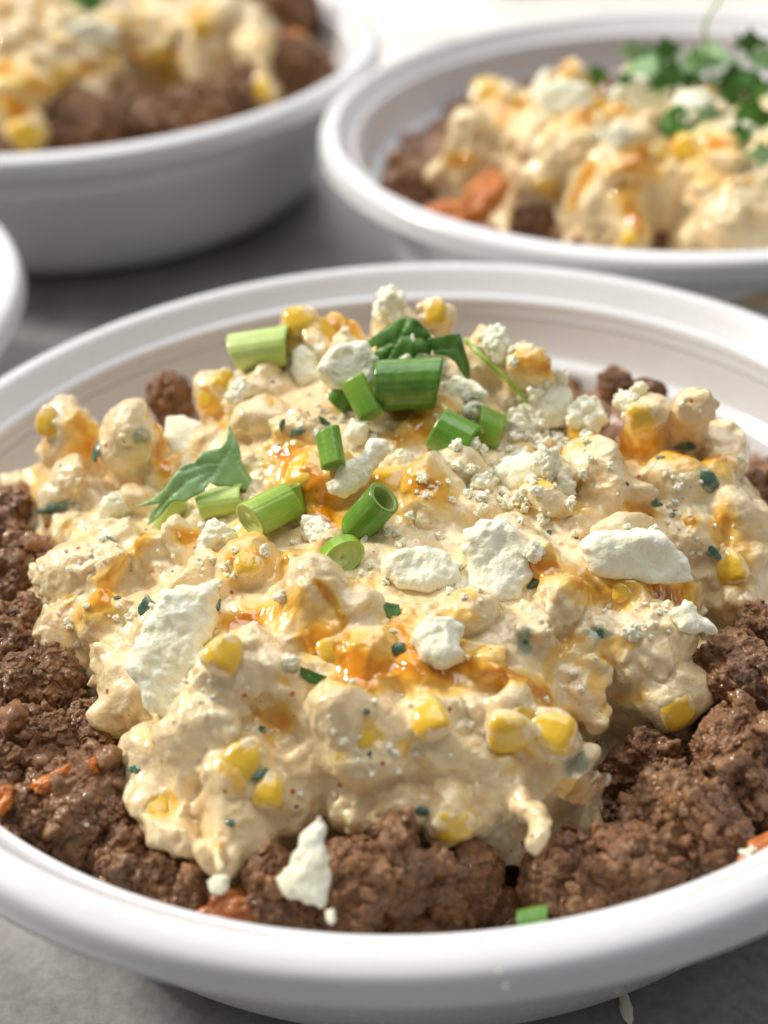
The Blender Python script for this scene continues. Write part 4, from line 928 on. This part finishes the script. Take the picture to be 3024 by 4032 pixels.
for i, (u, v, w) in enumerate([(1400,135,60),(1450,150,55),(1500,135,60),(1540,120,60),(1590,170,65),(1640,190,60),(1560,190,50),(1620,240,60),(1480,170,45),(1650,130,55),(1440,110,50),(1600,290,50),(1650,330,50),(1480,210,44),(1420,180,40),(1530,250,44),(1580,220,50),(1650,260,40),(1370,110,44),(1350,170,30),(1615,90,50)]):
    w *= 1.0
    out = [(u + w * (.75 + .35 * math.sin(a * 3 + i)) * math.cos(a), v + w * .7 * (.7 + .35 * math.sin(a * 5 + i)) * math.sin(a)) for a in np.linspace(0, 6.28, 14, endpoint=False)]
    me, c, R = leaf_mesh(HR, out, .3 + .05 * i, 3 + (i % 4) * 1.6, [], lambda x, y: -.05 * x * x, 'leaf', LF if i % 3 else LF2, i, step=1.2); sub(obj_at('leaf', me, c, R), root)
pS, _n = HR.at(1545, 130)
sub(stem([pS, pS + np.array([-1, 1, 7]), pS + np.array([-3, 0, 14]), pS + np.array([2, 2, 20])], .5, .35, None), root)
p0, n0 = HL.at(180, 20)
leaf(HL, [(130,10),(150,-15),(190,-25),(230,-5),(225,20),(190,30),(150,28)], .5, 2, [], lambda x, y: -.04 * x * x, LF, 'blurred green leaf at the top edge of the back left heap', 23)
feta(HL, [(120,60),(200,40),(260,60),(240,100),(150,110)], 5, .5, .2, 'blurred pale cheese lump on the back left heap', 66, h=.6, group=None)

# loose crumbs of meat lying on and between the chunks
bpy.context.view_layer.update(); dg = bpy.context.evaluated_depsgraph_get()
def scatter_crumbs(cx, cy, n, r0, r1, seed, label, smin, smax):
    rr = np.random.default_rng(seed); D, F = ico(2 if smax > 2.4 else 3); Vs, Fs, o = [], [], 0
    tries = 0
    while len(Vs) < n and tries < n * 8:
        tries += 1; a = rr.uniform(0, 6.283); q = math.sqrt(rr.uniform(r0 ** 2, r1 ** 2)); x, y = cx + q * math.cos(a), cy + q * math.sin(a)
        if y > cy + 30 and rr.random() < .7: continue
        ok, loc, nor, _, ob, _ = SC.ray_cast(dg, Vector((x * MM, y * MM, .2)), Vector((0, 0, -1)))
        if not ok or not (ob.name.startswith('meat_chunk') or ob.name.startswith('minced_meat')): continue
        m = rr.uniform(smin, smax) * rr.uniform(.5, 1); V = D * (1 + .9 * fbm(D + rr.uniform(0, 90), .6, 3, 3))[:, None] * m * rr.uniform(.55, 1.15, 3)
        V = V @ rotm(rr) + np.array([loc.x / MM, loc.y / MM, loc.z / MM - TZ]) + np.array([nor.x, nor.y, nor.z]) * m * .2
        Vs.append(V); Fs.append(F + o); o += len(V)
    V = np.concatenate(Vs); w, _i = worley(V, 1.0, 5)
    tag(put('meat_crumbs', make_mesh('meat_crumbs', V, np.concatenate(Fs), ME, dict(pit_shade=np.clip(w - .4, 0, 1)))), label, 'meat crumbs', kind='stuff')
scatter_crumbs(0, 0, 420, 50, 81, 4, 'small loose meat crumbs lying on the chunks in the front bowl', .8, 2.2)
scatter_crumbs(BOWLS[2][0], BOWLS[2][1], 250, 50, 80, 5, 'small loose meat crumbs in the back right bowl', 1.2, 2.8)
scatter_crumbs(BOWLS[1][0], BOWLS[1][1], 250, 50, 80, 6, 'small loose meat crumbs in the back left bowl', 1.2, 2.8)
